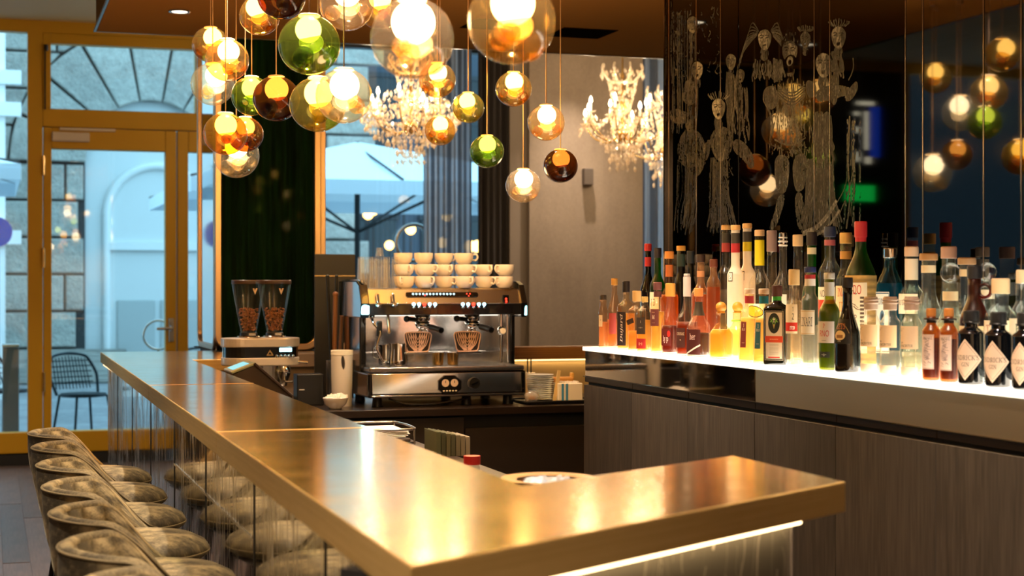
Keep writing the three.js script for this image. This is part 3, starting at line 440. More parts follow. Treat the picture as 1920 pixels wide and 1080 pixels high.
// cross-section: super-ellipse of exponent n
const cross = (t, n) => { const c = Math.abs(Math.cos(t)), s = Math.abs(Math.sin(t)); return Math.pow(Math.pow(c, n) + Math.pow(s, n), -1 / n); };
function bottleShape(p) { // p: H, r, rb (depth radius), n (squareness), hs, hn, rn, k, rt
  const { H, r, hs, hn, rn } = p, rz = p.rb ?? r, n = p.n ?? 2, k = p.k ?? 1, rt = p.rt ?? r;
  const ringAt = (y) => { // -> [rx, rz, n]
    if (y <= hs) { const a = rt / r + (1 - rt / r) * (1 - Math.pow(y / hs, p.bk ?? 1)), e = y < 0.006 ? 0.93 + 0.07 * Math.sqrt(y / 0.006) : 1; return [r * a * e, rz * a * e, n]; }
    if (y >= hn) return [rn, rn, 2];
    const u = (y - hs) / (hn - hs), w = Math.pow(0.5 + 0.5 * Math.cos(PI * Math.pow(u, k)), p.kk ?? 1); return [rn + (rt - rn) * w, rn + (rz * rt / r - rn) * w, 2 + (n - 2) * w];
  };
  return ringAt;
}
function sweepY(ringAt, ys, scale = 1, inset = 0, cap0 = true, cap1 = true, nu = 36) {
  const rows = []; if (cap0) rows.push([ys[0], 0]); for (const y of ys) rows.push([y, 1]); if (cap1) rows.push([ys[ys.length - 1], 0]);
  const nv = rows.length - 1;
  return grid(nu, nv, (u, v) => { const [y, on] = rows[Math.round(v * nv)], [rx, rz, n] = ringAt(y), t = -u * 2 * PI, c = cross(t, n) * on, x = Math.max(0, rx * scale - inset) * c * Math.sin(t), z = Math.max(0, rz * scale - inset) * c * Math.cos(t); return [x, y, z]; }, true);
}
function span(a, b, n) { return Array.from({ length: n + 1 }, (_, i) => a + (b - a) * i / n); }
function labelPatch(ringAt, y0, y1, half, mid = 0, off = 0.0009, nu = 12) {
  const nv = 6; return grid(nu, nv, (u, v) => { const y = y0 + (y1 - y0) * v, [rx, rz, n] = ringAt(y), t = mid - half + 2 * half * u, c = cross(t, n); return [(rx + off) * c * Math.sin(t), y, (rz + off) * c * Math.cos(t)]; });
}
// printed label: background, then text lines [text, y, size, colour, font]
function printed(w, h, bg, lines, extra) {
  return std({ map: canvasTex(w, h, (g) => { g.fillStyle = bg; g.fillRect(0, 0, w, h); if (extra) extra(g, w, h); g.textAlign = 'center'; g.textBaseline = 'middle'; for (const [s, y, size, col, font, x] of lines) { g.fillStyle = col; g.font = `${size}px ${font || 'serif'}`; g.fillText(s, (x ?? 0.5) * w, y * h); } }), roughness: 0.55 });
}
const frame = (col, lw = 6, m = 8) => (g, w, h) => { g.strokeStyle = col; g.lineWidth = lw; g.strokeRect(m, m, w - 2 * m, h - 2 * m); };
const FACE = -PI / 3;
const ROW = { f: 2.435, g: 2.455, m: 2.535, b: 2.61, c: 2.665 };
/* spec: name,label,px,top(py),wpx,row, glass, liquid, fill(0..1), shape overrides, cap{h,r,col}, label{y0,y1,half,mat}, more */
function bottle(s) {
  const X = ROW[s.row] + (s.dx ?? 0), p = onX(s.px, 600, X), d = depthOf(p), topY = onX(s.px, s.top, X).y, H = topY - SHELF, r = s.w / 2 * d / FOCAL;
  const t = thing(s.name, s.label, 'bottle', [X, SHELF, p.z], FACE + (s.turn ?? 0), s.group);
  const ch = s.cap?.h ?? 0.03, sh = { H: H - ch, r: s.r ?? r, n: s.n ?? 2, rb: s.rb, hs: H * (s.hs ?? 0.6), hn: H * (s.hn ?? 0.76), rn: s.rn ?? 0.0145, k: s.k ?? 1, kk: s.kk, rt: s.rt !== undefined ? r * s.rt : undefined, bk: s.bk };
  const ra = bottleShape(sh), top = H - ch;
  const ys = [0, 0.002, 0.006, ...span(0.006, sh.hs, 6).slice(1), ...span(sh.hs, sh.hn, 12).slice(1), top * 0.999 > sh.hn ? top - 0.004 : sh.hn + 0.001];
  const ysNeck = top > sh.hn + 0.01 ? [...ys.slice(0, -1), sh.hn + (top - sh.hn) * 0.5, top] : ys;
  obj('glass', sweepY(ra, ysNeck, 1, 0, true, true), s.opaque ? s.opaque : glassMat(s.glass ?? 0xf6f8f4), t);
  if (s.liquid !== undefined && !s.opaque) {
    const fy = 0.008 + (H - ch) * (s.fill ?? 0.6), l = ys.filter((y) => y > 0.007 && y < fy); obj('liquid', sweepY(ra, [0.008, ...l, fy], 1, 0.0025), s.liqD === 0 ? matt(s.liquid, 0.3) : liqMat(s.liquid, s.liqD ?? 0.05), t);
  }
  if (s.cap) { const cr = s.cap.r ?? sh.rn + 0.002; if (s.cap.ball) obj('stopper', [sph(cr, 0, top + cr * 0.9, 0, 20), cyl(sh.rn * 0.8, sh.rn * 0.8, 0.01, 0, top - 0.004, 0, 16)], s.cap.mat ?? matt(s.cap.col), t);
    else obj('cap', lathe([[0, ch], [cr * 0.9, ch], [cr, ch - 0.003], [cr, 0.001], [cr * 0.96, 0], [0, 0]], 24).translate(0, top, 0), s.cap.mat ?? matt(s.cap.col, s.cap.rough ?? 0.4, s.cap.metal ?? 0), t); }
  for (const b of s.bands ?? []) obj('neck_band', sweepY(ra, span(H * b[0], H * b[1], 4), 1, -0.0008, false, false), b[3] ?? matt(b[2], 0.4), t);
  for (const b of s.rings ?? []) obj('neck_ring', tor(b[1], 0.003, 24).rotateX(PI / 2).translate(0, H * b[0], 0), matt(b[2], 0.3), t);
  for (const l of [].concat(s.lab ?? [])) obj('paper_label', labelPatch(ra, H * l.y0, H * l.y1, l.a ?? 0.9, l.mid ?? 0), l.mat, t);
  if (s.extra) s.extra(t, ra, H, sh);
  return t;
}
const cream = 'rgb(236,224,198)';
const ink = 'rgb(40,30,24)';
const scrib = (col, n, sd0) => (g, w, h) => { let sd = sd0; const R = () => { sd = (sd * 1664525 + 1013904223) >>> 0; return sd / 4294967296; }; g.strokeStyle = col; for (let i = 0; i < n; i++) { g.lineWidth = 1 + R() * 2; const x = w * (0.12 + R() * 0.5), y = h * (0.1 + R() * 0.8); g.beginPath(); g.moveTo(x, y); g.bezierCurveTo(x + 20 * R(), y - 20 * R(), x + 40 * R(), y + 20 * R(), x + w * 0.3 * R(), y + 10 * R()); g.stroke(); } };
const B = bottle;
// ---- left end, front row
B({ name: 'liqueur_bottle', label: 'peach coloured flask at the left end of the lit shelf', px: 1131, top: 553, w: 15, row: 'f', dx: -0.02, n: 4, glass: 0xffe9d0, liquid: 0xf6d0a8, fill: 0.5, hs: 0.66, hn: 0.8, cap: { h: 0.02, col: 0x3c3226, r: 0.014 }, lab: { y0: 0.4, y1: 0.62, a: 0.5, mat: printed(128, 96, 'rgb(240,220,190)', [['*', 0.5, 40, ink]]) } });
B({ name: 'liqueur_bottle', label: 'slim rose amber bottle with tall gold cap, second from the left end', px: 1152, top: 522, w: 28, row: 'f', dx: 0.03, glass: 0xffead2, liquid: 0xecba88, fill: 0.42, hs: 0.5, hn: 0.82, k: 0.8, rn: 0.012, cap: { h: 0.028, col: 0xd09848, r: 0.014, metal: 0.4 }, lab: { y0: 0.2, y1: 0.5, a: 0.5, mid: 0.4, mat: matt(0xa03c34, 0.6) } });
B({ name: 'whisky_bottle', label: 'bottle with black capsule and upright white script on a dark label', px: 1174, top: 527, w: 29, row: 'f', n: 4, glass: 0xfff0d8, liquid: 0xf4d08c, fill: 0.6, hs: 0.62, hn: 0.74, rn: 0.013, cap: { h: 0.045, col: 0x241c1c, r: 0.015 }, lab: { y0: 0.06, y1: 0.55, a: 0.62, mat: printed(96, 160, 'rgb(44,32,34)', [], (g, w, h) => { g.save(); g.translate(w / 2, h / 2); g.rotate(-PI / 2); g.fillStyle = '#f4e6d8'; g.font = 'italic 40px serif'; g.textAlign = 'center'; g.textBaseline = 'middle'; g.fillText('Dujard', 0, 0); g.restore(); }) } });
B({ name: 'whisky_bottle', label: 'square pale bottle with wooden cap and small dark hang tag', px: 1194, top: 545, w: 28, row: 'f', n: 5, glass: 0xfff0d8, liquid: 0xf4c080, fill: 0.36, hs: 0.66, hn: 0.76, rn: 0.016, cap: { h: 0.042, col: 0xd8b070, r: 0.018 }, extra: (t) => obj('hang_tag', rbox(0.034, 0.02, 0.0016, 0.0006).rotateZ(0.35).translate(-0.01, 0.115, 0.03), matt(0x38281e), t) });
B({ name: 'whisky_bottle', label: 'small pale bottle with dark label and red foot', px: 1209, top: 556, w: 26, row: 'f', dx: -0.01, n: 4, glass: 0xfff2dc, liquid: 0xf0cc80, fill: 0.6, hs: 0.72, hn: 0.84, rn: 0.012, cap: { h: 0.022, col: 0xc8a860, r: 0.013 }, lab: [{ y0: 0.32, y1: 0.62, a: 0.7, mat: printed(128, 128, 'rgb(58,44,34)', [['1', 0.25, 26, '#e8d8b8'], ['— o —', 0.6, 20, '#e8d8b8']]) }, { y0: 0.06, y1: 0.24, a: 0.75, mat: printed(128, 64, 'rgb(168,34,34)', [['o~o', 0.5, 30, '#f0d0a0']]) }] });
B({ name: 'whisky_bottle', label: 'pale gold bottle with maroon square label and maroon capsule', px: 1233, top: 529, w: 27, row: 'f', glass: 0xfff2d8, liquid: 0xf4dc98, fill: 0.62, hs: 0.68, hn: 0.78, rn: 0.014, cap: { h: 0.03, col: 0x6c4040, r: 0.0165 }, bands: [[0.79, 0.87, 0x58302c]], lab: { y0: 0.38, y1: 0.62, a: 0.8, mat: printed(128, 128, 'rgb(104,48,44)', [['~~~', 0.2, 24, '#e8c890'], ['M', 0.48, 40, '#f0e0c0'], ['——', 0.8, 20, '#e8c890']]) } });
const conical = (o) => B({ n: 3, hs: 0.42, hn: 0.82, k: 0.75, kk: 1.3, rn: 0.013, glass: 0xfff2e4, liqD: 0.03, ...o });
conical({ name: 'cognac_bottle', label: 'conical decanter with gold collar, white script and a red seal', px: 1257, top: 531, w: 30, row: 'f', liquid: 0x9a5238, fill: 0.46, cap: { h: 0.05, col: 0xe0a850, r: 0.019, metal: 0.3 }, lab: { y0: 0.12, y1: 0.36, a: 0.7, mat: printed(128, 96, 'rgb(96,26,20)', [['ly p', 0.6, 40, '#f4e4d4', 'serif']], (g, w, h) => { g.fillStyle = '#d02820'; g.beginPath(); g.arc(w * 0.8, h * 0.3, 18, 0, 7); g.fill(); }) } });
conical({ name: 'cognac_bottle', label: 'clear decanter with tall silver neck sleeve and dark label', px: 1288, top: 513, w: 36, row: 'f', liquid: 0xb86838, fill: 0.4, hn: 0.7, cap: { h: 0.012, col: 0xd8d0d0, r: 0.012, metal: 0.6 }, bands: [[0.72, 0.96, 0xd8ccc8]], lab: { y0: 0.1, y1: 0.34, a: 0.55, mid: -0.1, mat: printed(128, 128, 'rgb(74,36,30)', [['COGNAC', 0.3, 26, '#e8c8a0'], ['~', 0.62, 40, '#e8c8a0']]) } });
conical({ name: 'cognac_bottle', label: 'squat decanter with orange cap, black ringed neck and white diagonal stripe', px: 1310, top: 540, w: 40, row: 'f', liquid: 0x803a24, fill: 0.36, cap: { h: 0.03, col: 0xe08c48, r: 0.0165 }, bands: [[0.6, 0.8, 0x3a3024]], lab: { y0: 0.04, y1: 0.4, a: 0.75, mat: printed(160, 128, 'rgb(70,20,16)', [['her', 0.3, 40, '#e8d0c0', 'serif']], (g, w, h) => { g.strokeStyle = '#e8dccc'; g.lineWidth = 9; g.beginPath(); g.moveTo(0, h); g.lineTo(w, h * 0.62); g.stroke(); }) } });
// ---- left end, back row
B({ name: 'vermouth_bottle', label: 'black wine-shaped bottle with bright red capsule', px: 1215, top: 457, w: 31, row: 'b', glass: 0x100c10, opaque: phy({ color: 0x08060a, roughness: 0.08, clearcoat: 1 }), hs: 0.52, hn: 0.74, k: 0.85, rn: 0.013, cap: { h: 0.03, col: 0xb82c2c, r: 0.0155 }, bands: [[0.78, 0.87, 0xb82c2c]] });
B({ name: 'whisky_bottle', label: 'green bottle with black cap behind the maroon labelled bottle', px: 1233, top: 465, w: 29, row: 'b', glass: 0x2c9a38, liquid: 0x186018, fill: 0.6, hs: 0.6, hn: 0.76, rn: 0.014, cap: { h: 0.04, col: 0x26222a, r: 0.016 }, lab: [{ y0: 0.36, y1: 0.56, a: 0.8, mat: printed(128, 96, cream, [['J·B', 0.5, 44, ink]]) }, { y0: 0.08, y1: 0.3, a: 0.8, mat: printed(128, 96, 'rgb(40,34,26)', [['GLEN', 0.4, 34, '#e8d8b0']]) }] });
B({ name: 'whisky_bottle', label: 'round amber decanter with orange cork collar at the back', px: 1255, top: 471, w: 36, row: 'b', glass: 0xffe8cc, liquid: 0xf0a860, fill: 0.58, hs: 0.52, hn: 0.68, k: 0.9, rn: 0.015, cap: { h: 0.03, col: 0xe09040, r: 0.0185 }, bands: [[0.74, 0.86, 0xc06830]] });
B({ name: 'rum_bottle', label: 'dark spotted bottle with gold top over green collar', px: 1277, top: 461, w: 25, row: 'c', dx: 0.012, glass: 0x5c3a20, liquid: 0x5c2c10, fill: 0.7, hs: 0.62, hn: 0.76, rn: 0.016, cap: { h: 0.02, col: 0xd8a048, r: 0.019 }, bands: [[0.8, 0.92, 0x34443a]] });
B({ name: 'rum_bottle', label: 'nearly black bottle with dark cap beside the silver sleeved decanter', px: 1295, top: 470, w: 25, row: 'c', glass: 0x3c4438, liquid: 0x20180c, fill: 0.7, hs: 0.6, hn: 0.74, rn: 0.013, cap: { h: 0.05, col: 0x22262a, r: 0.0155 } });
B({ name: 'bourbon_bottle', label: 'orange lit bourbon decanter with dark stopper', px: 1314, top: 477, w: 36, row: 'b', glass: 0xffe2c4, liquid: 0xd89a60, fill: 0.62, hs: 0.58, hn: 0.72, rn: 0.014, cap: { h: 0.03, col: 0x3c2c28, r: 0.017 }, bands: [[0.77, 0.83, 0xd89868]] });
B({ name: 'bourbon_bottle', label: 'tall speckled amber bottle left of the frosted vodkas', px: 1338, top: 486, w: 22, row: 'b', dx: -0.02, n: 4, glass: 0xffdcbc, liquid: 0xcc9464, fill: 0.75, hs: 0.74, hn: 0.84, rn: 0.013, cap: { h: 0.03, col: 0x6c3828, r: 0.015 } });
// ---- frosted vodkas
const frost = phy({ color: 0xfff4e4, roughness: 0.55, transmission: 0.55, thickness: 0 });
const boxLogo = printed(64, 64, 'rgb(250,240,222)', [['S', 0.5, 44, '#2a2420', 'sans-serif']], frame('#2a2420', 7, 3));
[[1361, 0xa83c38, 'leftmost frosted vodka bottle with dark collar and red band'], [1379, 0xb02830, 'middle frosted vodka bottle with red band and square logo'], [1401, 0xd8c020, 'frosted vodka bottle with yellow band and square logo']].forEach(([px, col, label], i) => B({ name: 'vodka_bottle', label, px, top: i === 2 ? 419 : 422, w: 31, row: 'b', dx: [0.05, -0.03, 0.03][i], opaque: i ? frost : undefined, glass: 0xfffaf0, liquid: 0xe8e4d8, liqD: 1, fill: 0.5, hs: 0.62, hn: 0.7, rn: 0.0155, k: 0.8, cap: { h: 0.018, col: 0xd8a868, r: 0.0175 }, bands: [[0.86, 0.938, 0x3a362e], [0.79, 0.86, col]], lab: i ? { y0: 0.57, y1: 0.64, a: 0.34, mid: -0.1, mat: boxLogo } : undefined, group: 'frosted vodka bottles' }));
// ---- round tequila pair with ball corks and slim pair in front
[['first squat golden tequila bottle with round cork ball', 1352, 0xc8882c, 0xf2d480], ['second squat tequila bottle with round cork ball and green ribbon', 1383, 0xc8982c, 0xf8eab4]].forEach(([label, px, cc, lq], i) => B({ name: 'tequila_bottle', label, px, top: 569, w: 40, row: 'f', dx: i ? 0.11 : 0.01, n: 3, glass: 0xfff4d8, liquid: lq, fill: 0.58, hs: 0.42, hn: 0.66, k: 1.1, rn: 0.017, cap: { h: 0.03, r: 0.019, ball: true, mat: matt(cc, 0.5) }, extra: i ? (t, ra, H) => obj('ribbon', tor(0.019, 0.004, 20).rotateX(PI / 2).translate(0, H * 0.68, 0), matt(0x88b030), t) : undefined, group: 'squat round tequila bottles' }));
[['slim tequila bottle with red neck band and narrow red label', 1405, 0xb03030, 'rgb(120,44,36)'], ['slim tequila bottle with teal neck band and narrow teal label', 1432, 0x14707c, 'rgb(40,96,100)']].forEach(([label, px, col, bg]) => B({ name: 'tequila_bottle', label, px, top: 541, w: 36, row: 'f', dx: -0.005, n: 4, rt: 0.78, glass: 0xfff6dc, liquid: 0xf4dca4, fill: 0.62, hs: 0.66, hn: 0.76, rn: 0.0145, cap: { h: 0.018, col: 0xe0c0a0, r: 0.017 }, bands: [[0.8, 0.9, col]], lab: { y0: 0.2, y1: 0.55, a: 0.36, mid: -0.15, mat: printed(64, 160, bg, [['1', 0.14, 30, '#f0d8b0'], ['BLU', 0.3, 22, '#f0d8b0', 'sans-serif'], ['—', 0.8, 30, '#e0c090']]) }, group: 'slim speckled tequila bottles' }));
// ---- square herb liqueur bottle
B({ name: 'herbal_liqueur_bottle', label: 'dark green square bottle with stag emblem and orange banner label', px: 1457, top: 535, w: 40, row: 'f', r: 0.039, rb: 0.031, n: 7, opaque: phy({ color: 0x070c08, roughness: 0.1, clearcoat: 1 }), hs: 0.7, hn: 0.8, rn: 0.0135, turn: 0.25, cap: { h: 0.036, col: 0x4c2822, r: 0.0165 }, bands: [[0.81, 0.87, 0x2c9a2c]],
  extra: (t, ra, H) => { const m = printed(160, 320, 'rgb(206,186,160)', [['~~~~', 0.575, 34, '#e8c8a0', 'serif']], (g, w, h) => { frame('#302a20', 7, 6)(g, w, h); g.fillStyle = '#1c2016'; g.beginPath(); g.ellipse(w / 2, h * 0.25, 50, 66, 0, 0, 7); g.fill(); g.strokeStyle = '#8ac04c'; g.lineWidth = 5; for (const s of [-1, 1]) { g.beginPath(); g.moveTo(w / 2 + s * 6, h * 0.27); g.lineTo(w / 2 + s * 28, h * 0.17); g.moveTo(w / 2 + s * 15, h * 0.22); g.lineTo(w / 2 + s * 14, h * 0.14); g.moveTo(w / 2 + s * 22, h * 0.2); g.lineTo(w / 2 + s * 34, h * 0.23); g.stroke(); } g.fillStyle = '#b09048'; g.beginPath(); g.moveTo(w / 2 - 11, h * 0.27); g.lineTo(w / 2 + 11, h * 0.27); g.lineTo(w / 2, h * 0.37); g.fill(); g.fillStyle = '#fff4d0'; g.fillRect(w / 2 - 3, h * 0.13, 6, 34); g.fillRect(w / 2 - 10, h * 0.16, 20, 6); g.fillStyle = '#c8401c'; g.fillRect(4, h * 0.51, w - 8, h * 0.13); g.fillStyle = '#c0382c'; g.fillRect(30, h * 0.93, w - 60, 8); g.strokeStyle = '#8a7a64'; g.lineWidth = 2; for (let i = 0; i < 9; i++) { g.beginPath(); g.moveTo(w * 0.25, h * (0.68 + i * 0.026)); g.lineTo(w * 0.75, h * (0.68 + i * 0.026)); g.stroke(); } }); obj('paper_label', grid(1, 1, (u, v) => [(-0.5 + u) * 0.062, H * (0.06 + v * 0.62), 0.0322]), m, t); } });
// ---- clear bottles between
B({ name: 'pisco_bottle', label: 'clear bottle with cream label, number and small red banner', px: 1489, top: 505, w: 30, row: 'f', glass: 0xfff8ea, liquid: 0xfaf4e4, liqD: 1.5, fill: 0.5, hs: 0.62, hn: 0.72, rn: 0.0155, cap: { h: 0.05, col: 0xe8c890, r: 0.0175 }, lab: { y0: 0.34, y1: 0.64, a: 0.95, mat: printed(160, 160, 'rgb(244,226,194)', [['1', 0.16, 34, ink, 'sans-serif', 0.72], ['2', 0.42, 46, ink, 'sans-serif', 0.72], ['rco', 0.78, 34, '#fff', 'serif', 0.66]], (g, w, h) => { g.fillStyle = '#d02c20'; g.fillRect(0, h * 0.62, w, h * 0.3); g.fillStyle = '#fff'; g.font = 'italic 34px serif'; g.fillText('rco', w * 0.5, h * 0.86); }) } });
B({ name: 'sambuca_bottle', label: 'clear bottle with white, red and blue cap and cream lettered label', px: 1519, top: 500, w: 33, row: 'f', dx: 0.005, glass: 0xfffaf2, liquid: 0xfaf6ee, liqD: 1.5, fill: 0.42, hs: 0.66, hn: 0.74, rn: 0.016, cap: { h: 0.018, col: 0x26306c, r: 0.0185 }, bands: [[0.88, 0.92, 0xb83038], [0.81, 0.88, 0xf0e4dc]], lab: { y0: 0.33, y1: 0.57, a: 1.05, mat: printed(256, 112, 'rgb(240,224,200)', [['LINARI', 0.48, 56, ink, 'serif', 0.5]], frame('#d8b888', 4, 5)) } });
B({ name: 'pastis_bottle', label: 'olive green bottle with silver neck and red-lettered white band', px: 1555, top: 511, w: 39, row: 'f', glass: 0xb8c030, liquid: 0xa0a818, liqD: 0.06, fill: 0.7, hs: 0.58, hn: 0.74, k: 1.1, rn: 0.0145, cap: { h: 0.02, col: 0xd8d4d0, r: 0.0165, metal: 0.5 }, bands: [[0.76, 0.9, 0xd0ccc8]], lab: [{ y0: 0.28, y1: 0.5, a: 1.0, mat: printed(192, 128, 'rgb(228,214,204)', [['P', 0.2, 34, '#c02828'], ['RNO', 0.56, 50, '#c8242c', 'sans-serif'], ['——', 0.88, 22, ink]]) }, { y0: 0.13, y1: 0.19, a: 0.6, mat: printed(128, 48, 'rgb(40,40,30)', [['~o~', 0.5, 34, '#f0ead8']]) }] });
B({ name: 'cream_liqueur_bottle', label: 'black sloping bottle with gold pictured oval and script', px: 1589, top: 520, w: 48, row: 'f', dx: -0.005, opaque: phy({ color: 0x0c0806, roughness: 0.1, clearcoat: 1 }), hs: 0.36, hn: 0.74, k: 0.9, rn: 0.014, cap: { h: 0.03, col: 0x1a1416, r: 0.016 }, lab: { y0: 0.3, y1: 0.56, a: 0.95, mid: -0.15, mat: printed(192, 128, 'rgb(16,10,8)', [['LEYS', 0.3, 40, '#d06838', 'serif'], ['~~', 0.9, 30, '#e8dcc8']], (g, w, h) => { g.fillStyle = '#e8c890'; g.beginPath(); g.ellipse(w / 2, h * 0.66, 50, 26, 0, 0, 7); g.fill(); g.fillStyle = '#9a6a3c'; g.fillRect(w * 0.35, h * 0.64, 60, 16); g.strokeStyle = '#c8a050'; g.lineWidth = 3; g.beginPath(); g.arc(w / 2, h * 0.9, 92, PI * 1.15, PI * 1.85); g.stroke(); }) } });
// ---- back row, middle
B({ name: 'vodka_bottle', label: 'clear bottle with tall yellow neck label and yellow oval emblem', px: 1424, top: 431, w: 40, row: 'b', dx: 0.02, glass: 0xfffcf4, liquid: 0xf6f2e4, liqD: 1.5, fill: 0.4, hs: 0.56, hn: 0.7, rn: 0.0165, cap: { h: 0.022, col: 0xd8b080, r: 0.018 }, bands: [[0.72, 0.92, 0xe0c818]], lab: { y0: 0.3, y1: 0.42, a: 1.1, mat: printed(192, 96, 'rgb(250,240,210)', [], (g, w, h) => { g.fillStyle = '#e8c020'; g.beginPath(); g.ellipse(w / 2, h / 2, 80, 34, 0.1, 0, 7); g.fill(); g.strokeStyle = '#30281c'; g.lineWidth = 5; g.stroke(); }) } });
B({ name: 'vodka_bottle', label: 'tall conical clear bottle with grey paper sleeve cap', px: 1447, top: 432, w: 30, row: 'b', dx: 0.02, glass: 0xfffcf4, liquid: 0xf4eedc, liqD: 1.5, fill: 0.5, hs: 0.3, hn: 0.76, k: 0.9, rn: 0.016, cap: { h: 0.075, col: 0x8a7068, r: 0.018 } });
B({ name: 'vodka_bottle', label: 'round shouldered clear bottle with beaded metal pourer', px: 1468, top: 436, w: 40, row: 'm', dx: 0.03, glass: 0xfffaf2, liquid: 0xfaf4e8, liqD: 1.5, fill: 0.48, hs: 0.56, hn: 0.72, k: 0.8, rn: 0.0125, cap: { h: 0.045, r: 0.013, mat: M.chrome }, rings: [[0.93, 0.014, 0xd8d0c4], [0.96, 0.012, 0xd8d0c4], [0.9, 0.013, 0xd8d0c4]], lab: { y0: 0.36, y1: 0.52, a: 0.9, mat: printed(160, 96, 'rgb(244,232,208)', [['VODA', 0.4, 34, ink]]) } });
B({ name: 'grappa_bottle', label: 'slim clear bottle with long neck and pale wood stopper', px: 1496, top: 440, w: 30, row: 'c', glass: 0xfffaf0, liquid: 0xf6ecd4, liqD: 1, fill: 0.5, hs: 0.44, hn: 0.66, k: 0.9, rn: 0.0155, cap: { h: 0.04, col: 0xd8b484, r: 0.018 } });
B({ name: 'absinthe_bottle', label: 'bright green bottle with black screw cap and pale collar', px: 1522, top: 435, w: 36, row: 'b', glass: 0x36b03c, liquid: 0x2a9030, fill: 0.6, hs: 0.5, hn: 0.74, k: 0.9, rn: 0.0145, cap: { h: 0.045, col: 0x2a2020, r: 0.0175 }, bands: [[0.83, 0.88, 0xd8c8a0]] });
B({ name: 'aperitif_bottle', label: 'clear bottle with blue screw cap, pink collar and red label', px: 1556, top: 424, w: 42, row: 'b', glass: 0xf4fbff, liquid: 0xe8eef0, liqD: 1.5, fill: 0.5, hs: 0.66, hn: 0.78, rn: 0.017, cap: { h: 0.035, col: 0x2c3858, r: 0.019 }, bands: [[0.86, 0.9, 0xb86068]], lab: { y0: 0.34, y1: 0.56, a: 1.0, mat: printed(192, 128, 'rgb(206,60,36)', [['NOTT', 0.22, 40, '#1c1814', 'sans-serif'], ['o', 0.66, 40, '#f4e8d0']], (g, w, h) => { g.fillStyle = '#e8dcc0'; g.fillRect(0, 0, w, h * 0.42); }) } });
B({ name: 'aperitif_bottle', label: 'pale bottle with gold screw cap and red lettered label', px: 1586, top: 436, w: 36, row: 'b', glass: 0xfff8e8, liquid: 0xf4e8c0, liqD: 0.6, fill: 0.5, hs: 0.64, hn: 0.74, rn: 0.0175, cap: { h: 0.035, col: 0xd8b068, r: 0.0195, metal: 0.4 }, bands: [[0.8, 0.86, 0xd8a050]], lab: { y0: 0.34, y1: 0.6, a: 1.0, mat: printed(160, 128, 'rgb(236,214,160)', [['INA', 0.18, 44, '#c83020', 'sans-serif'], ['II', 0.6, 50, '#d07828']]) } });
const strawM = std({ map: tex(64, 128, (u, v) => { const k = 150 + 70 * Math.abs(Math.sin(v * 40)) * (0.6 + 0.4 * N(u, v, 30, 60)); return [k, k * 0.78, k * 0.42]; }), roughness: 0.85 });
B({ name: 'maraschino_bottle', label: 'green bottle in a straw wrap with red cap and cream label', px: 1614, top: 415, w: 50, row: 'b', n: 3, glass: 0x2ea838, liquid: 0x1e8028, fill: 0.5, hs: 0.62, hn: 0.84, k: 0.9, rn: 0.0165, cap: { h: 0.05, col: 0xc42c34, r: 0.02 }, bands: [[0.86, 0.9, 0xc42c34]], extra: (t, ra, H) => { obj('straw_wrap', sweepY(ra, span(0.003, H * 0.63, 8), 1, -0.003, false, false), strawM, t); obj('paper_label', labelPatch(ra, H * 0.1, H * 0.58, 0.9, 0, 0.0042), printed(192, 256, 'rgb(240,220,186)', [['ARDO', 0.1, 46, '#c83020', 'sans-serif']], (g, w, h) => { scrib('#6a4a34', 30, 3)(g, w, h); g.fillStyle = '#5a4432'; for (let i = 0; i < 13; i++) g.fillRect(w * 0.76, h * (0.2 + i * 0.055), 26, 8); }), t); } });
// ---- right of centre
const gins = printed(256, 192, 'rgb(240,212,176)', [['————', 0.12, 14, ink, 'sans-serif', 0.24], ['GIN', 0.2, 16, ink, 'sans-serif', 0.2], ['LION', 0.72, 20, ink, 'sans-serif', 0.22], ['MONCRYTER', 0.86, 30, ink, 'sans-serif', 0.42]]);
[[1633, 'first'], [1669, 'second'], [1709, 'third']].forEach(([px, o]) => B({ name: 'gin_bottle', label: `${o} of three small clear gin bottles with ridged silver caps, from the left`, px, top: 556, w: 38, row: 'f', glass: 0xfffaf0, liquid: 0xf8f2e6, liqD: 1.5, fill: 0.34, hs: 0.66, hn: 0.78, k: 0.9, rn: 0.017, cap: { h: 0.038, col: 0xd4bcb0, r: 0.0195, metal: 0.3 }, rings: [[0.92, 0.0196, 0xc0a89c], [0.96, 0.0196, 0xc0a89c]], lab: [{ y0: 0.36, y1: 0.64, a: 1.15, mat: gins }, { y0: 0.04, y1: 0.14, a: 1.1, mat: matt(0xf0dcc0, 0.6) }], group: 'three small clear gin bottles' }));
B({ name: 'gin_bottle', label: 'sapphire blue square gin bottle with silver cap and oval label', px: 1668, top: 465, w: 56, row: 'b', n: 5, r: 0.036, rb: 0.028, glass: 0x46c8d8, liquid: 0x38b8cc, liqD: 0.12, fill: 0.75, hs: 0.66, hn: 0.86, k: 1.1, kk: 0.9, rn: 0.0165, cap: { h: 0.03, r: 0.0195, mat: M.chrome }, lab: { y0: 0.14, y1: 0.64, a: 0.62, mid: -0.25, mat: printed(128, 224, 'rgb(232,232,222)', [['BOMBA', 0.16, 30, '#24405c', 'serif'], ['—', 0.86, 30, '#24405c']], (g, w, h) => { frame('#3c5c74', 4, 5)(g, w, h); g.fillStyle = '#54748a'; g.beginPath(); g.ellipse(w / 2, h * 0.45, 22, 34, 0, 0, 7); g.fill(); g.fillStyle = '#26323c'; g.beginPath(); g.ellipse(w / 2, h * 0.43, 10, 18, 0, 0, 7); g.fill(); }) } });
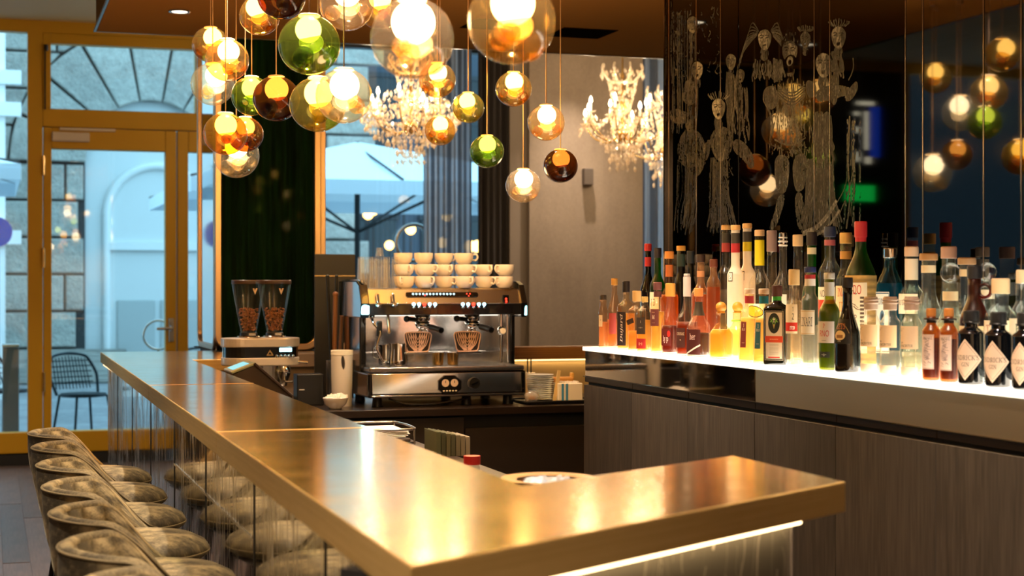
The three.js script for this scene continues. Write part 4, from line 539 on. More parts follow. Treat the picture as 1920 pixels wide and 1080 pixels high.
B({ name: 'gin_bottle', label: 'clear gin bottle with tall pale cork and cream lettered label', px: 1709, top: 462, w: 46, row: 'b', dx: 0.03, glass: 0xf8fff8, liquid: 0xf0f4e8, liqD: 1.5, fill: 0.55, hs: 0.6, hn: 0.7, k: 1.3, rn: 0.019, cap: { h: 0.03, col: 0xd8b498, r: 0.021 }, bands: [[0.73, 0.9, 0xe8d4bc]], lab: [{ y0: 0.46, y1: 0.62, a: 1.0, mat: printed(224, 112, 'rgb(240,226,200)', [['BOTANIST', 0.44, 40, '#4a4036'], ['islay', 0.72, 18, '#8a7a66']]) }, { y0: 0.12, y1: 0.4, a: 0.4, mid: 0.2, mat: printed(96, 128, 'rgb(96,110,96)', [['§§', 0.3, 40, '#d8e0d0'], ['§§', 0.7, 40, '#d8e0d0']]) }] });
const roundD = (o) => B({ glass: 0xfaffff, liquid: 0xf2f6f2, liqD: 1.5, fill: 0.55, hs: 0.5, hn: 0.7, k: 0.9, rn: 0.02, ...o });
roundD({ name: 'gin_bottle', label: 'round clear decanter with wide wooden stopper behind the small gins', px: 1741, top: 475, w: 50, row: 'b', dx: -0.03, cap: { h: 0.02, col: 0xb88a5c, r: 0.026 }, bands: [[0.84, 0.9, 0xf0dcb8]] });
[[1746, 'left'], [1779, 'right']].forEach(([px, o]) => B({ name: 'dry_gin_bottle', label: `${o} one of two small amber apothecary bottles with cork tops`, px, top: 578, w: 33, row: 'f', glass: 0xe8a050, liquid: 0x8c3410, liqD: 0.05, fill: 0.62, hs: 0.68, hn: 0.8, k: 0.9, rn: 0.0125, cap: { h: 0.022, col: 0xc8803c, r: 0.013 }, bands: [[0.8, 0.85, 0x201814]], rings: [[0.85, 0.017, 0x181414]], lab: { y0: 0.16, y1: 0.64, a: 0.78, mat: printed(128, 192, 'rgb(222,196,180)', [['MONKE', 0.1, 26, '#5a4640', 'serif']], (g, w, h) => { frame('#a08070', 3, 4)(g, w, h); scrib('#8a7468', 46, 9)(g, w, h); g.strokeStyle = '#7a6a70'; g.lineWidth = 3; for (let r = 6; r < 40; r += 7) { g.beginPath(); g.ellipse(w * 0.46, h * 0.5, r, r * 1.3, 0.3, 0, 5); g.stroke(); } }) }, group: 'two small amber bottles' }));
const dia = canvasTex(256, 256, (g, w, h) => { g.fillStyle = 'rgb(222,196,172)'; g.fillRect(0, 0, w, h); g.textAlign = 'center'; g.textBaseline = 'middle'; g.fillStyle = '#40342e'; g.font = '40px serif'; g.fillText("ENDRICK'S", w * 0.5, h * 0.46); g.font = '34px serif'; g.fillText('GIN', w * 0.5, h * 0.62); g.strokeStyle = '#8a7060'; g.lineWidth = 3; g.beginPath(); g.moveTo(w / 2, 18); g.lineTo(w - 18, h / 2); g.lineTo(w / 2, h - 18); g.lineTo(18, h / 2); g.closePath(); g.stroke(); });
const diaM = std({ map: dia, roughness: 0.6 });
[[1821, 582, 'first'], [1872, 585, 'second'], [1923, 586, 'third']].forEach(([px, top, o]) => B({ name: 'apothecary_gin_bottle', label: `${o} of three black apothecary gin bottles with diamond labels, from the left`, px, top, w: 50, row: 'f', opaque: phy({ color: 0x06080c, roughness: 0.07, clearcoat: 1 }), hs: 0.68, hn: 0.78, k: 1.2, rn: 0.0175, cap: { h: 0.03, col: 0x16181c, r: 0.0205 }, rings: [[0.84, 0.0195, 0x101214]], extra: (t, ra, H) => { // diamond shaped paper on the round body
  const nn = 14; const g = grid(nn, nn, (u, v) => { const a = u - 0.5, b = v - 0.5, x = (a + b), y = (b - a); const th = x * 1.25, yy = H * 0.34 + y * H * 0.28; const [rx] = ra(yy); return [(rx + 0.001) * Math.sin(th), yy, (rx + 0.001) * Math.cos(th)]; }); const uv = g.attributes.uv; for (let i = 0; i < uv.count; i++) { const a = uv.getX(i) - 0.5, b = uv.getY(i) - 0.5; uv.setXY(i, 0.5 + (a + b) * 0.5, 0.5 + (b - a) * 0.5); } obj('diamond_label', g, diaM, t); }, group: 'three black apothecary gin bottles' }));
roundD({ name: 'tequila_decanter', label: 'domed clear decanter with glass ball stopper behind the amber bottles', px: 1782, top: 495, w: 62, row: 'm', dx: -0.01, hs: 0.38, hn: 0.64, k: 1.1, liquid: 0xf8ecd0, liqD: 0.8, rn: 0.02, cap: { h: 0.05, r: 0.028, ball: true, mat: M.clear }, bands: [[0.68, 0.76, 0xf4e0b4]] });
roundD({ name: 'gin_bottle', label: 'tall clear bottle with paper sealed cork behind the ball-stopper decanter', px: 1779, top: 462, w: 36, row: 'c', cap: { h: 0.035, col: 0xb89080, r: 0.023 } });
roundD({ name: 'gin_bottle', label: 'clear decanter with flat wooden stopper left of the brown jug', px: 1813, top: 483, w: 40, row: 'c', cap: { h: 0.02, col: 0xb08a64, r: 0.026 }, bands: [[0.84, 0.9, 0xd8c09c]] });
B({ name: 'whiskey_jug', label: 'brown glass jug bottle with black cap, loop handle and cream label', px: 1827, top: 498, w: 54, row: 'm', dx: -0.02, glass: 0xa04820, liquid: 0x7c2c10, liqD: 0.06, fill: 0.6, hs: 0.52, hn: 0.76, k: 0.95, rn: 0.017, cap: { h: 0.035, col: 0x22242a, r: 0.0195 }, lab: { y0: 0.24, y1: 0.48, a: 1.1, mat: printed(192, 112, 'rgb(234,208,160)', [['xAS', 0.5, 56, '#2c2018', 'serif'], ['....', 0.82, 24, '#2c2018']]) }, extra: (t, ra, H) => obj('handle', tor(0.017, 0.005, 24).translate(0.03, H * 0.78, 0), glassMat(0xa04820), t) });
roundD({ name: 'grappa_bottle', label: 'clear bottle with glass ball stopper right of the brown jug', px: 1850, top: 496, w: 50, row: 'b', cap: { h: 0.045, r: 0.027, ball: true, mat: M.clear }, bands: [[0.7, 0.78, 0xe8dcc0]] });
roundD({ name: 'gin_bottle', label: 'round clear bottle with white cork and orange lettered label', px: 1876, top: 522, w: 58, row: 'm', hs: 0.62, hn: 0.76, k: 1.3, cap: { h: 0.04, col: 0xe8cca0, r: 0.024 }, lab: { y0: 0.26, y1: 0.6, a: 1.1, mat: printed(192, 160, 'rgb(244,228,196)', [['THE', 0.26, 56, '#b86a3c', 'serif'], ['BER', 0.7, 56, '#a85a38', 'serif']]) } });
roundD({ name: 'gin_bottle', label: 'clear bottle cut off by the right picture edge', px: 1920, top: 506, w: 52, row: 'm', hs: 0.6, hn: 0.74, k: 1.1, cap: { h: 0.035, col: 0xd8c4a0, r: 0.02 }, lab: { y0: 0.14, y1: 0.58, a: 1.0, mat: printed(160, 192, 'rgb(222,214,188)', [['K', 0.2, 50, '#4c5a3c'], ['❀', 0.62, 70, '#6a7a58']]) } });
// ================================================================ WORKTOP AND ESPRESSO MACHINE
const WT = 0.9;
{
  const w = thing('coffee_worktop', 'dark worktop under the espresso machine with black drawer fronts', 'counter');
  obj('top', rlim(1.08, 3.2, WT - 0.035, WT, -8.0, -7.2, 0.003), std({ color: 0x2a2019, roughness: 0.3, metalness: 0.3 }), w);
  obj('carcass', lim(1.1, 3.2, 0.05, WT - 0.036, -7.98, -7.25), M.blackMatt, w);
  const xs = onZ(872, 800, -7.22).x; const dm = std({ color: 0x231b16, roughness: 0.55 });
  for (const [a, b, y0, y1] of [[1.11, xs - 0.003, 0.09, 0.855], [xs + 0.003, 3.19, 0.55, 0.8], [xs + 0.003, 3.19, 0.3, 0.525], [xs + 0.003, 3.19, 0.06, 0.28]]) obj('drawer_front', rlim(a, b, y0, y1, -7.25, -7.226, 0.002), dm, w);
  const u = thing('wood_upstand', 'low lit ledge with wooden cap behind the saucers', 'ledge');
  obj('panel', lim(1.9, 3.3, 0, 1.075, -8.08, -8.02), std({ color: 0xb8a078, roughness: 0.5 }), u);
  obj('wood_cap', rlim(1.9, 3.3, 1.082, 1.15, -8.12, -8.0, 0.006), std({ map: tex(128, 64, (a, b) => { const k = N(a, b, 6, 40); return [120 + k * 50, 84 + k * 38, 48 + k * 24]; }), roughness: 0.45 }), u);
  const lm = obj('led_strip', lim(1.92, 3.28, 1.0765, 1.0815, -8.02, -8.0), glow(0xffd28a, 2.5), u);
  const l = new THREE.RectAreaLight(0xffd28a, 10, 1.36, 0.014); l.position.set(2.6, 1.0755, -8.008); l.rotation.set(-PI / 2 - 0.5, 0, 0); u.add(l);
}
const EM = { x0: 1.69, x1: 2.45, zf: -7.35, zb: -7.84 };
{
  const m = thing('espresso_machine', 'chrome and black two group espresso machine loaded with cups', 'coffee machine', [0, 0, 0]);
  const { x0, x1, zf, zb } = EM, mid = (x0 + x1) / 2;
  const at = (px, py, z = zf) => onZ(px, py, z);
  const panelM = std({ color: lin(0.5, 0.42, 0.3), metalness: 1, roughness: 0.22 });
  const backM = std({ color: lin(0.72, 0.7, 0.7), metalness: 1, roughness: 0.16 });
  // feet
  for (const x of [x0 + 0.06, x0 + 0.5, x1 - 0.05]) for (const z of [zf - 0.06, zb + 0.06]) obj('foot', cyl(0.022, 0.026, 0.045, x, WT, z, 20), M.blackPlastic, m);
  // base
  const base = obj('base', rlim(x0 - 0.005, x1 + 0.015, 0.945, 1.066, zb, zf + 0.03, 0.012), M.blackGloss, m);
  obj('front_plate', rbox(x1 - x0 - 0.025, 0.094, 0.008, 0.002).rotateX(-0.078).translate((x0 + x1) / 2, 1.0115, zf + 0.0345), M.chrome, base);
  obj('plate_rail', [rlim(x0 + 0.01, x1, 0.949, 0.958, zf + 0.03, zf + 0.042, 0.002), rlim(x0 + 0.01, x1, 0.978, 0.981, zf + 0.037, zf + 0.041, 0.001)], M.chrome, base);
  obj('drip_tray', [rlim(x0, x1 + 0.005, 1.066, 1.09, zb + 0.05, zf + 0.035, 0.008)], std({ color: lin(0.5, 0.47, 0.44), metalness: 1, roughness: 0.22 }), m);
  { const s = []; for (let i = 0; i < 24; i++) s.push(lim(x0 + 0.02 + i * 0.0305, x0 + 0.035 + i * 0.0305, 1.09, 1.093, zb + 0.1, zf + 0.01)); obj('tray_grille', s, M.steel, m); }
  // gauge cluster: black octagon with two dials
  const gp = at(838, 720), oc = []; for (let i = 0; i < 8; i++) oc.push([0.062 * Math.cos(i * PI / 4 + PI / 8), 0.05 * Math.sin(i * PI / 4 + PI / 8)]);
  const gc = obj('gauge_cluster', extr(oc, 0.012, 0.002).translate(gp.x, gp.y - 0.002, zf + 0.037), M.blackGloss, m);
  for (const dx of [-0.022, 0.022]) { obj('gauge_dial', new THREE.CylinderGeometry(0.018, 0.018, 0.004, 24).rotateX(PI / 2).translate(gp.x + dx, gp.y + 0.008, zf + 0.052), std({ color: 0xe8d2c4, roughness: 0.5 }), gc); obj('gauge_needle', lim(gp.x + dx - 0.0015, gp.x + dx + 0.0015, gp.y + 0.008, gp.y + 0.02, zf + 0.054, zf + 0.0555), M.blackPlastic, gc); }
  { const d = []; for (let i = 0; i < 5; i++) d.push(lim(gp.x - 0.034 + i * 0.015, gp.x - 0.025 + i * 0.015, gp.y - 0.032, gp.y - 0.026, zf + 0.05, zf + 0.0515)); obj('white_marks', d, M.white, gc); }
  const kp = at(884, 717); const kn = obj('tap_knob', new THREE.CylinderGeometry(0.026, 0.028, 0.02, 28).rotateX(PI / 2).translate(kp.x, kp.y, zf + 0.048), M.blackPlastic, m); obj('knob_bar', box(0.036, 0.007, 0.006).rotateZ(0.35).translate(kp.x, kp.y, zf + 0.061), M.blackGloss, kn);
  // side columns and back
  obj('side_column', [rlim(x0 - 0.012, x0 + 0.02, 1.06, 1.36, zb, zf - 0.12, 0.008)], M.blackGloss, m); obj('side_column', [rlim(x1 - 0.02, x1 + 0.008, 1.06, 1.36, zb, zf - 0.12, 0.008)], M.blackGloss, m);
  obj('back_panel', rlim(x0 + 0.015, x1 - 0.015, 1.085, 1.36, zb + 0.12, zb + 0.13, 0.002), backM, m);
  obj('rail', tube([[x0 + 0.02, 1.15, zf - 0.2], [x1 - 0.02, 1.15, zf - 0.2]], 0.004, 8), M.chrome, m);
  // upper housing: black lower band, sloped steel fascia, cup tray
  const prof = [[0, 1.335], [0.0, 1.386], [-0.035, 1.455], [-0.05, 1.462], [-0.49, 1.462], [-0.49, 1.335]];
  const hous = obj('upper_housing', extr(prof.map(([z, y]) => [z, y]), x1 - x0 - 0.02).rotateY(PI / 2).scale(1, 1, -1).translate(x0 + 0.01, 0, 0).applyMatrix4(new THREE.Matrix4().identity()), panelM, m);
  { // rebuild explicitly: profile in z,y swept along x
    const s = prof; const pos = []; const quad = (a, b) => { pos.push(x0, a[1], zf + a[0], x1, a[1], zf + a[0], x1, b[1], zf + b[0], x0, a[1], zf + a[0], x1, b[1], zf + b[0], x0, b[1], zf + b[0]); };
    for (let i = 0; i < s.length; i++) quad(s[i], s[(i + 1) % s.length]);
    for (const x of [x0, x1]) for (let i = 1; i + 1 < s.length; i++) pos.push(x, s[0][1], zf + s[0][0], x, s[i][1], zf + s[i][0], x, s[i + 1][1], zf + s[i + 1][0]);
    const g = new THREE.BufferGeometry(); g.setAttribute('position', new THREE.Float32BufferAttribute(pos, 3)); g.computeVertexNormals(); g.setAttribute('uv', new THREE.Float32BufferAttribute(new Float32Array(pos.length / 3 * 2), 2)); hous.geometry = g;
  }
  obj('control_band', rlim(x0 - 0.002, x1 + 0.002, 1.334, 1.386, zf - 0.3, zf + 0.006, 0.004), M.blackGloss, m);
  obj('band_trim', rlim(x0, x1, 1.386, 1.391, zf - 0.02, zf + 0.007, 0.002), M.chrome, m);
  // display strip on the sloped fascia
  const slope = Math.atan2(0.035, 0.069), onFas = (px, py) => { const p = at(px, py, zf - 0.012); const k = (p.y - 1.386) / 0.069; return V(p.x, p.y, zf - 0.035 * k + 0.002); };
  const dp = onFas(830, 553); const disp = obj('display_strip', extr(rrect(0.36, 0.026, 0.012), 0.004, 0.001).rotateX(-slope).translate(dp.x, dp.y, dp.z - 0.002), M.blackGloss, m);
  const cy = glow(0x9feaff, 4), red = glow(0xff2a18, 4);
  for (let i = 0; i < 13; i++) { const q = onFas(775 + i * 6.4, 551.5); obj('display_light', new THREE.CylinderGeometry(0.0045, 0.0045, 0.003, 12).rotateX(PI / 2 - slope).translate(q.x, q.y, q.z + 0.003), cy, disp); }
  for (const [px, py] of [[797, 554], [876, 551], [882, 551], [879, 555]]) { const q = onFas(px, py); obj('display_light_red', new THREE.CylinderGeometry(0.003, 0.003, 0.003, 10).rotateX(PI / 2 - slope).translate(q.x, q.y, q.z + 0.003), red, disp); }
  for (const px0 of [775, 867]) for (let i = 0; i < 5; i++) { const p = at(px0 + i * 10, 572), b = obj('brew_button', [sph(0.0088, p.x, p.y + 0.004, zf + 0.008, 12)], i === 2 ? red : cy, m); obj('button_ring', sph(0.007, p.x, p.y - 0.012, zf + 0.007, 10), M.chrome, b); }
  { const p = at(949, 565); obj('power_light', [sph(0.005, p.x, p.y, zf + 0.004, 10), sph(0.005, p.x, p.y + 0.012, zf + 0.0, 10)], red, m); obj('power_switch', rbox(0.034, 0.04, 0.008, 0.004, p.x - 0.002, p.y + 0.012, zf - 0.004), M.blackGloss, m); }
  for (const px of [708, 737]) { const p = at(px, 560); const lv = obj('steam_lever', rbox(0.016, 0.048, 0.012, 0.005).rotateX(-slope).translate(p.x, p.y + 0.004, zf + 0.002), M.chrome, m); obj('lever_slot', rbox(0.009, 0.034, 0.004, 0.003).rotateX(-slope).translate(p.x, p.y + 0.004, zf + 0.01), M.blackPlastic, lv); obj('lever_knob', sph(0.013, p.x + 0.004, p.y - 0.03, zf + 0.016, 16), M.chrome, lv); }
  // end caps with cyan side light
  const capShape = [[0.01, 1.322], [0.02, 1.39], [-0.03, 1.478], [-0.09, 1.496], [-0.48, 1.496], [-0.48, 1.322]];
  const endCap = (x, w, name) => { const g = extr(capShape.map(([z, y]) => [-z, y]), w, 0.005).rotateY(PI / 2); return obj(name, g.translate(x, 0, zf), M.blackGloss, m); };
  const ec = endCap(x0 - 0.032, 0.032, 'end_cap'); const ec2 = endCap(x1, 0.02, 'end_cap');
  obj('cap_rail', tube([[x0 - 0.018, 1.5, zf - 0.47], [x0 - 0.018, 1.5, zf - 0.1], [x0 - 0.018, 1.482, zf - 0.03]], 0.006, 8), M.chrome, ec);
  obj('side_light', rlim(x0 - 0.034, x0 + 0.004, 1.338, 1.382, zf - 0.02, zf + 0.02, 0.006), glow(0x9ff4ff, 5), ec); obj('side_light', rlim(x1 + 0.012, x1 + 0.024, 1.33, 1.385, zf - 0.02, zf + 0.018, 0.004), glow(0x9ff4ff, 3), ec2);
  const sl = new THREE.PointLight(0x9ff4ff, 0.05); sl.position.set(x0 - 0.01, 1.36, zf + 0.04); ec.add(sl);
  // work light under the housing
  obj('work_light', rlim(x0 + 0.06, x1 - 0.06, 1.326, 1.333, zf - 0.2, zf - 0.18, 0.002), glow(0xfff0d8, 1.2), m); { const wl = new THREE.RectAreaLight(0xfff0d8, 14, x1 - x0 - 0.14, 0.02); wl.position.set(mid, 1.3245, zf - 0.19); wl.rotation.set(-PI / 2, 0, 0); m.add(wl); }
  // groups, portafilters
  for (const px of [793, 886]) {
    const p = at(px, 600, zf - 0.06), gx = p.x;
    const gh = obj('group_head', lathe([[0, 1.338], [0.036, 1.338], [0.038, 1.32], [0.034, 1.306], [0.03, 1.3], [0, 1.3]], 28).translate(gx, 0, zf - 0.07), M.chrome, m);
    const pf = obj('portafilter', [lathe([[0, 1.3], [0.035, 1.3], [0.036, 1.286], [0.028, 1.27], [0.01, 1.264], [0, 1.264]], 28).translate(gx, 0, zf - 0.07), tube([[gx + 0.012, 1.285, zf - 0.05], [gx + 0.03, 1.275, zf - 0.02]], 0.012, 12)], M.chrome, m);
    obj('handle', tube([[gx + 0.03, 1.275, zf - 0.02], [gx + 0.045, 1.268, zf + 0.03], [gx + 0.055, 1.262, zf + 0.07]], 0.0145, 12), M.blackPlastic, pf);
    obj('spout', [tube([[gx, 1.266, zf - 0.07], [gx - 0.016, 1.254, zf - 0.065], [gx - 0.022, 1.236, zf - 0.065]], 0.009, 10), tube([[gx, 1.266, zf - 0.07], [gx + 0.016, 1.254, zf - 0.065], [gx + 0.022, 1.236, zf - 0.065]], 0.009, 10)], M.chrome, pf);
    obj('knob_arm', [tube([[gx - 0.03, 1.31, zf - 0.06], [gx - 0.08, 1.315, zf - 0.04]], 0.011, 10), sph(0.016, gx - 0.085, 1.315, zf - 0.038, 14)], M.blackPlastic, gh);
    // fan patterned cup grid under each group
    const q = at(px - 9, 642, zf - 0.03), cg = obj('cup_shelf', [rlim(q.x - 0.066, q.x + 0.066, 1.148, 1.158, zf - 0.14, zf - 0.01, 0.003)], M.chrome, m);
    const shp = [[-0.062, 0.088], [0.062, 0.088], [0.058, 0.03], [0.046, 0], [-0.046, 0], [-0.058, 0.03]];
    obj('fan_plate', extr(shp, 0.003).translate(q.x, 1.16, zf - 0.04), std({ color: 0x1e1210, roughness: 0.5 }), cg);
    const ribs = []; for (let k = 1; k <= 5; k++) { for (const s of [-1, 1]) ribs.push(tube([[s * k * 0.0112, 0.086, 0], [s * k * 0.0104, 0.06, 0], [s * k * 0.008, 0.03, 0], [s * k * 0.003, 0.003, 0]], 0.0021, 5, 12)); }
    for (let k = 0; k < 4; k++) ribs.push(tube([[-0.012 - k * 0.012, 0.086, 0], [0, 0.055 - k * 0.014, 0], [0.012 + k * 0.012, 0.086, 0]], 0.0018, 5, 10)); ribs.push(tube(shp.map(([x, y]) => [x, y, 0]), 0.003, 5, 30, true));
    obj('fan_ribs', merge(ribs).translate(q.x, 1.16, zf - 0.036), std({ color: 0xd6b2a4, roughness: 0.4, metalness: 0.2 }), cg);
  }
  // steam wands
  const sw = (px, s) => { const p = at(px, 600, zf - 0.05); const w = obj('steam_wand', tube([[p.x, 1.335, zf - 0.05], [p.x, 1.3, zf - 0.02], [p.x + s * 0.03, 1.25, zf + 0.0], [p.x + s * 0.01, 1.18, zf + 0.01], [p.x + s * 0.045, 1.11, zf + 0.01]], 0.0065, 8, 40), M.chrome, m); obj('ball_joint', sph(0.014, p.x, 1.325, zf - 0.04, 16), M.chrome, w); obj('tip', sph(0.009, p.x + s * 0.045, 1.108, zf + 0.01, 10), M.steel, w); };
  sw(697, 1); { const p = at(938, 600, zf - 0.06); const w = obj('hot_water_tap', [tube([[p.x, 1.335, zf - 0.05], [p.x, 1.1, zf - 0.05]], 0.009, 10), sph(0.022, p.x, 1.255, zf - 0.04, 18), tube([[p.x + 0.035, 1.335, zf - 0.06], [p.x + 0.035, 1.27, zf - 0.06], [p.x + 0.033, 1.1, zf - 0.05]], 0.007, 8)], M.chrome, m); obj('tap_face', new THREE.CylinderGeometry(0.014, 0.014, 0.006, 18).rotateX(PI / 2).translate(p.x, 1.255, zf - 0.017), M.white, w); }
  { const p = at(712, 620, zf + 0.0); obj('wand_grip', rbox(0.026, 0.075, 0.026, 0.008, p.x, 1.27, zf - 0.01), M.blackPlastic, m); obj('short_wand', [tube([[p.x + 0.052, 1.335, zf - 0.05], [p.x + 0.052, 1.26, zf - 0.03]], 0.007, 8), sph(0.01, p.x + 0.052, 1.255, zf - 0.03, 12)], M.copper, m); }
  obj('power_cable', tube([[x0 + 0.1, 0.94, zf], [x0 + 0.18, 0.915, zf + 0.03], [x0 + 0.3, 0.912, zf + 0.03], [x0 + 0.42, 0.925, zf + 0.02], [x0 + 0.5, 0.94, zf]], 0.005, 6, 40), M.blackPlastic, m);
}
// ---- on the machine: jug, shot glasses
{
  const j = onZ(745, 690, -7.42), t = thing('milk_jug', 'steel milk jug under the left steam wand', 'jug', [j.x, 1.093, -7.4]);
  obj('body', lathe([[0, 0], [0.043, 0], [0.046, 0.004], [0.046, 0.03], [0.04, 0.075], [0.041, 0.105], [0.0395, 0.105], [0.038, 0.075], [0.044, 0.03], [0.044, 0.006], [0, 0.005]], 36), M.chrome, t); obj('handle', tube([[0.042, 0.095, 0], [0.075, 0.09, 0], [0.078, 0.045, 0], [0.046, 0.03, 0]], 0.0045, 8), M.chrome, t); obj('spout', cyl(0.008, 0.001, 0.03, -0.042, 0.078, 0, 10), M.chrome, t);
  const j2 = onZ(726, 690, -7.5); const t2 = thing('milk_jug', 'second steel milk jug half hidden behind the first', 'jug', [j2.x, 1.093, -7.52]); obj('body', lathe([[0, 0], [0.038, 0], [0.04, 0.03], [0.034, 0.07], [0.036, 0.095], [0.034, 0.095], [0.033, 0.07], [0.038, 0.03], [0, 0.005]], 32), M.chrome, t2); obj('handle', tube([[-0.036, 0.085, 0], [-0.062, 0.08, 0], [-0.064, 0.04, 0], [-0.039, 0.028, 0]], 0.004, 8), M.chrome, t2);
  for (const [px, lb] of [[823, 'left small steel shot cup on the drip tray'], [851, 'right small steel shot cup on the drip tray']]) { const p = onZ(px, 690, -7.4), s = thing('shot_cup', lb, 'cup', [p.x, 1.093, -7.42], 0, 'steel shot cups'); obj('cup', lathe([[0, 0], [0.024, 0], [0.026, 0.003], [0.027, 0.03], [0.031, 0.06], [0.0295, 0.06], [0.025, 0.03], [0.024, 0.005], [0, 0.005]], 28), M.brass, s); obj('rim', tor(0.0303, 0.0018, 28).rotateX(PI / 2).translate(0, 0.06, 0), M.chrome, s); }
}
// ---- cups and glasses on top of the machine
{
  const TY = 1.4625;
  const cup0 = (() => {
    const c = thing('coffee_cup', 'x', 'cup');
    obj('bowl', lathe([[0, 0], [0.027, 0], [0.029, 0.004], [0.04, 0.014], [0.046, 0.034], [0.0465, 0.056], [0.0445, 0.056], [0.043, 0.034], [0.037, 0.016], [0, 0.008]], 32), M.porcelain, c);
    obj('handle', tube([[0.044, 0.049, 0], [0.062, 0.05, 0], [0.068, 0.035, 0], [0.058, 0.02, 0], [0.042, 0.023, 0]], 0.0046, 8, 20), M.porcelain, c); return c;
  })();
  let first = true; const put = (x, y, z, turn, label) => { if (first) { cup0.position.set(x, y, z); cup0.rotation.y = turn; cup0.userData.label = label; cup0.userData.group = 'white coffee cups on the espresso machine'; first = false; } else copyOf(cup0, [x, y, z], turn, label, 'white coffee cups on the espresso machine'); };
  const ord = ['first', 'second', 'third', 'fourth', 'fifth', 'sixth'];
  [760, 797, 834, 871, 908, 945].forEach((px, i) => { const zc = i % 2 ? -7.41 : -7.455, p = onZ(px, 530, zc); put(p.x, TY, zc, [-2.2, -2.0, -2.3, -1.9, -2.2, -0.6][i], `lower white cup of the ${ord[i]} front stack from the glasses`); put(p.x + (i % 2 ? 0.004 : -0.004), TY + 0.0575, zc, [-1.8, -2.3, -1.9, -2.2, -1.9, -0.5][i], `upper white cup of the ${ord[i]} front stack from the glasses`); });
  [756, 794, 832, 870].forEach((px, i) => { const zr = i % 2 ? -7.58 : -7.62, p = onZ(px, 530, zr); for (let k = 0; k < 3; k++) put(p.x, TY + k * 0.0575, zr, 1.2 + i * 0.5 + k * 0.3, `${['bottom', 'middle', 'top'][k]} white cup of the ${ord[i]} rear stack of three`); });
  const gl = thing('tumbler', 'x', 'glass'); obj('glass', lathe([[0, 0.148], [0.0145, 0.148], [0.0155, 0.145], [0.0172, 0.08], [0.02, 0], [0.0188, 0], [0.016, 0.08], [0.014, 0.136], [0, 0.137]], 28), phy({ color: 0xfffdf8, roughness: 0.05, transmission: 0.965, thickness: 0, ior: 1.5 }), gl);
  { const cuts = []; for (let i = 0; i < 7; i++) { const a = i / 7 * 2 * PI; cuts.push(tube([[0.0203 * Math.sin(a), 0.004, 0.0203 * Math.cos(a)], [0.0175 * Math.sin(a), 0.08, 0.0175 * Math.cos(a)], [0.0158 * Math.sin(a), 0.14, 0.0158 * Math.cos(a)]], 0.0013, 4, 6)); } obj('flutes', cuts, M.clear, gl); }
  gl.userData.group = 'upturned glasses on the espresso machine'; let g1 = true;
  const pg = (x, y, z, label) => { if (g1) { gl.position.set(x, y, z); gl.userData.label = label; g1 = false; } else copyOf(gl, [x, y, z], 0, label); };
  [678, 691, 704, 717, 731].forEach((px, i) => { pg(onZ(677, 530, -7.46).x + 0.0415 * i, TY, -7.46, `${ord[i]} upturned tumbler in the front row from the machine's left end`); });
  [684, 702, 722].forEach((px, i) => pg(onZ(681, 530, -7.55).x + 0.052 * i, TY, -7.55, `${ord[i]} upturned tumbler in the second row from the machine's left end`));
  const tg = copyOf(gl, [onZ(712, 530, -7.46).x, TY + 0.1505, -7.46], 0, 'short glass standing upside down on top of the tumblers'); tg.scale.set(1, 0.28, 1);
}
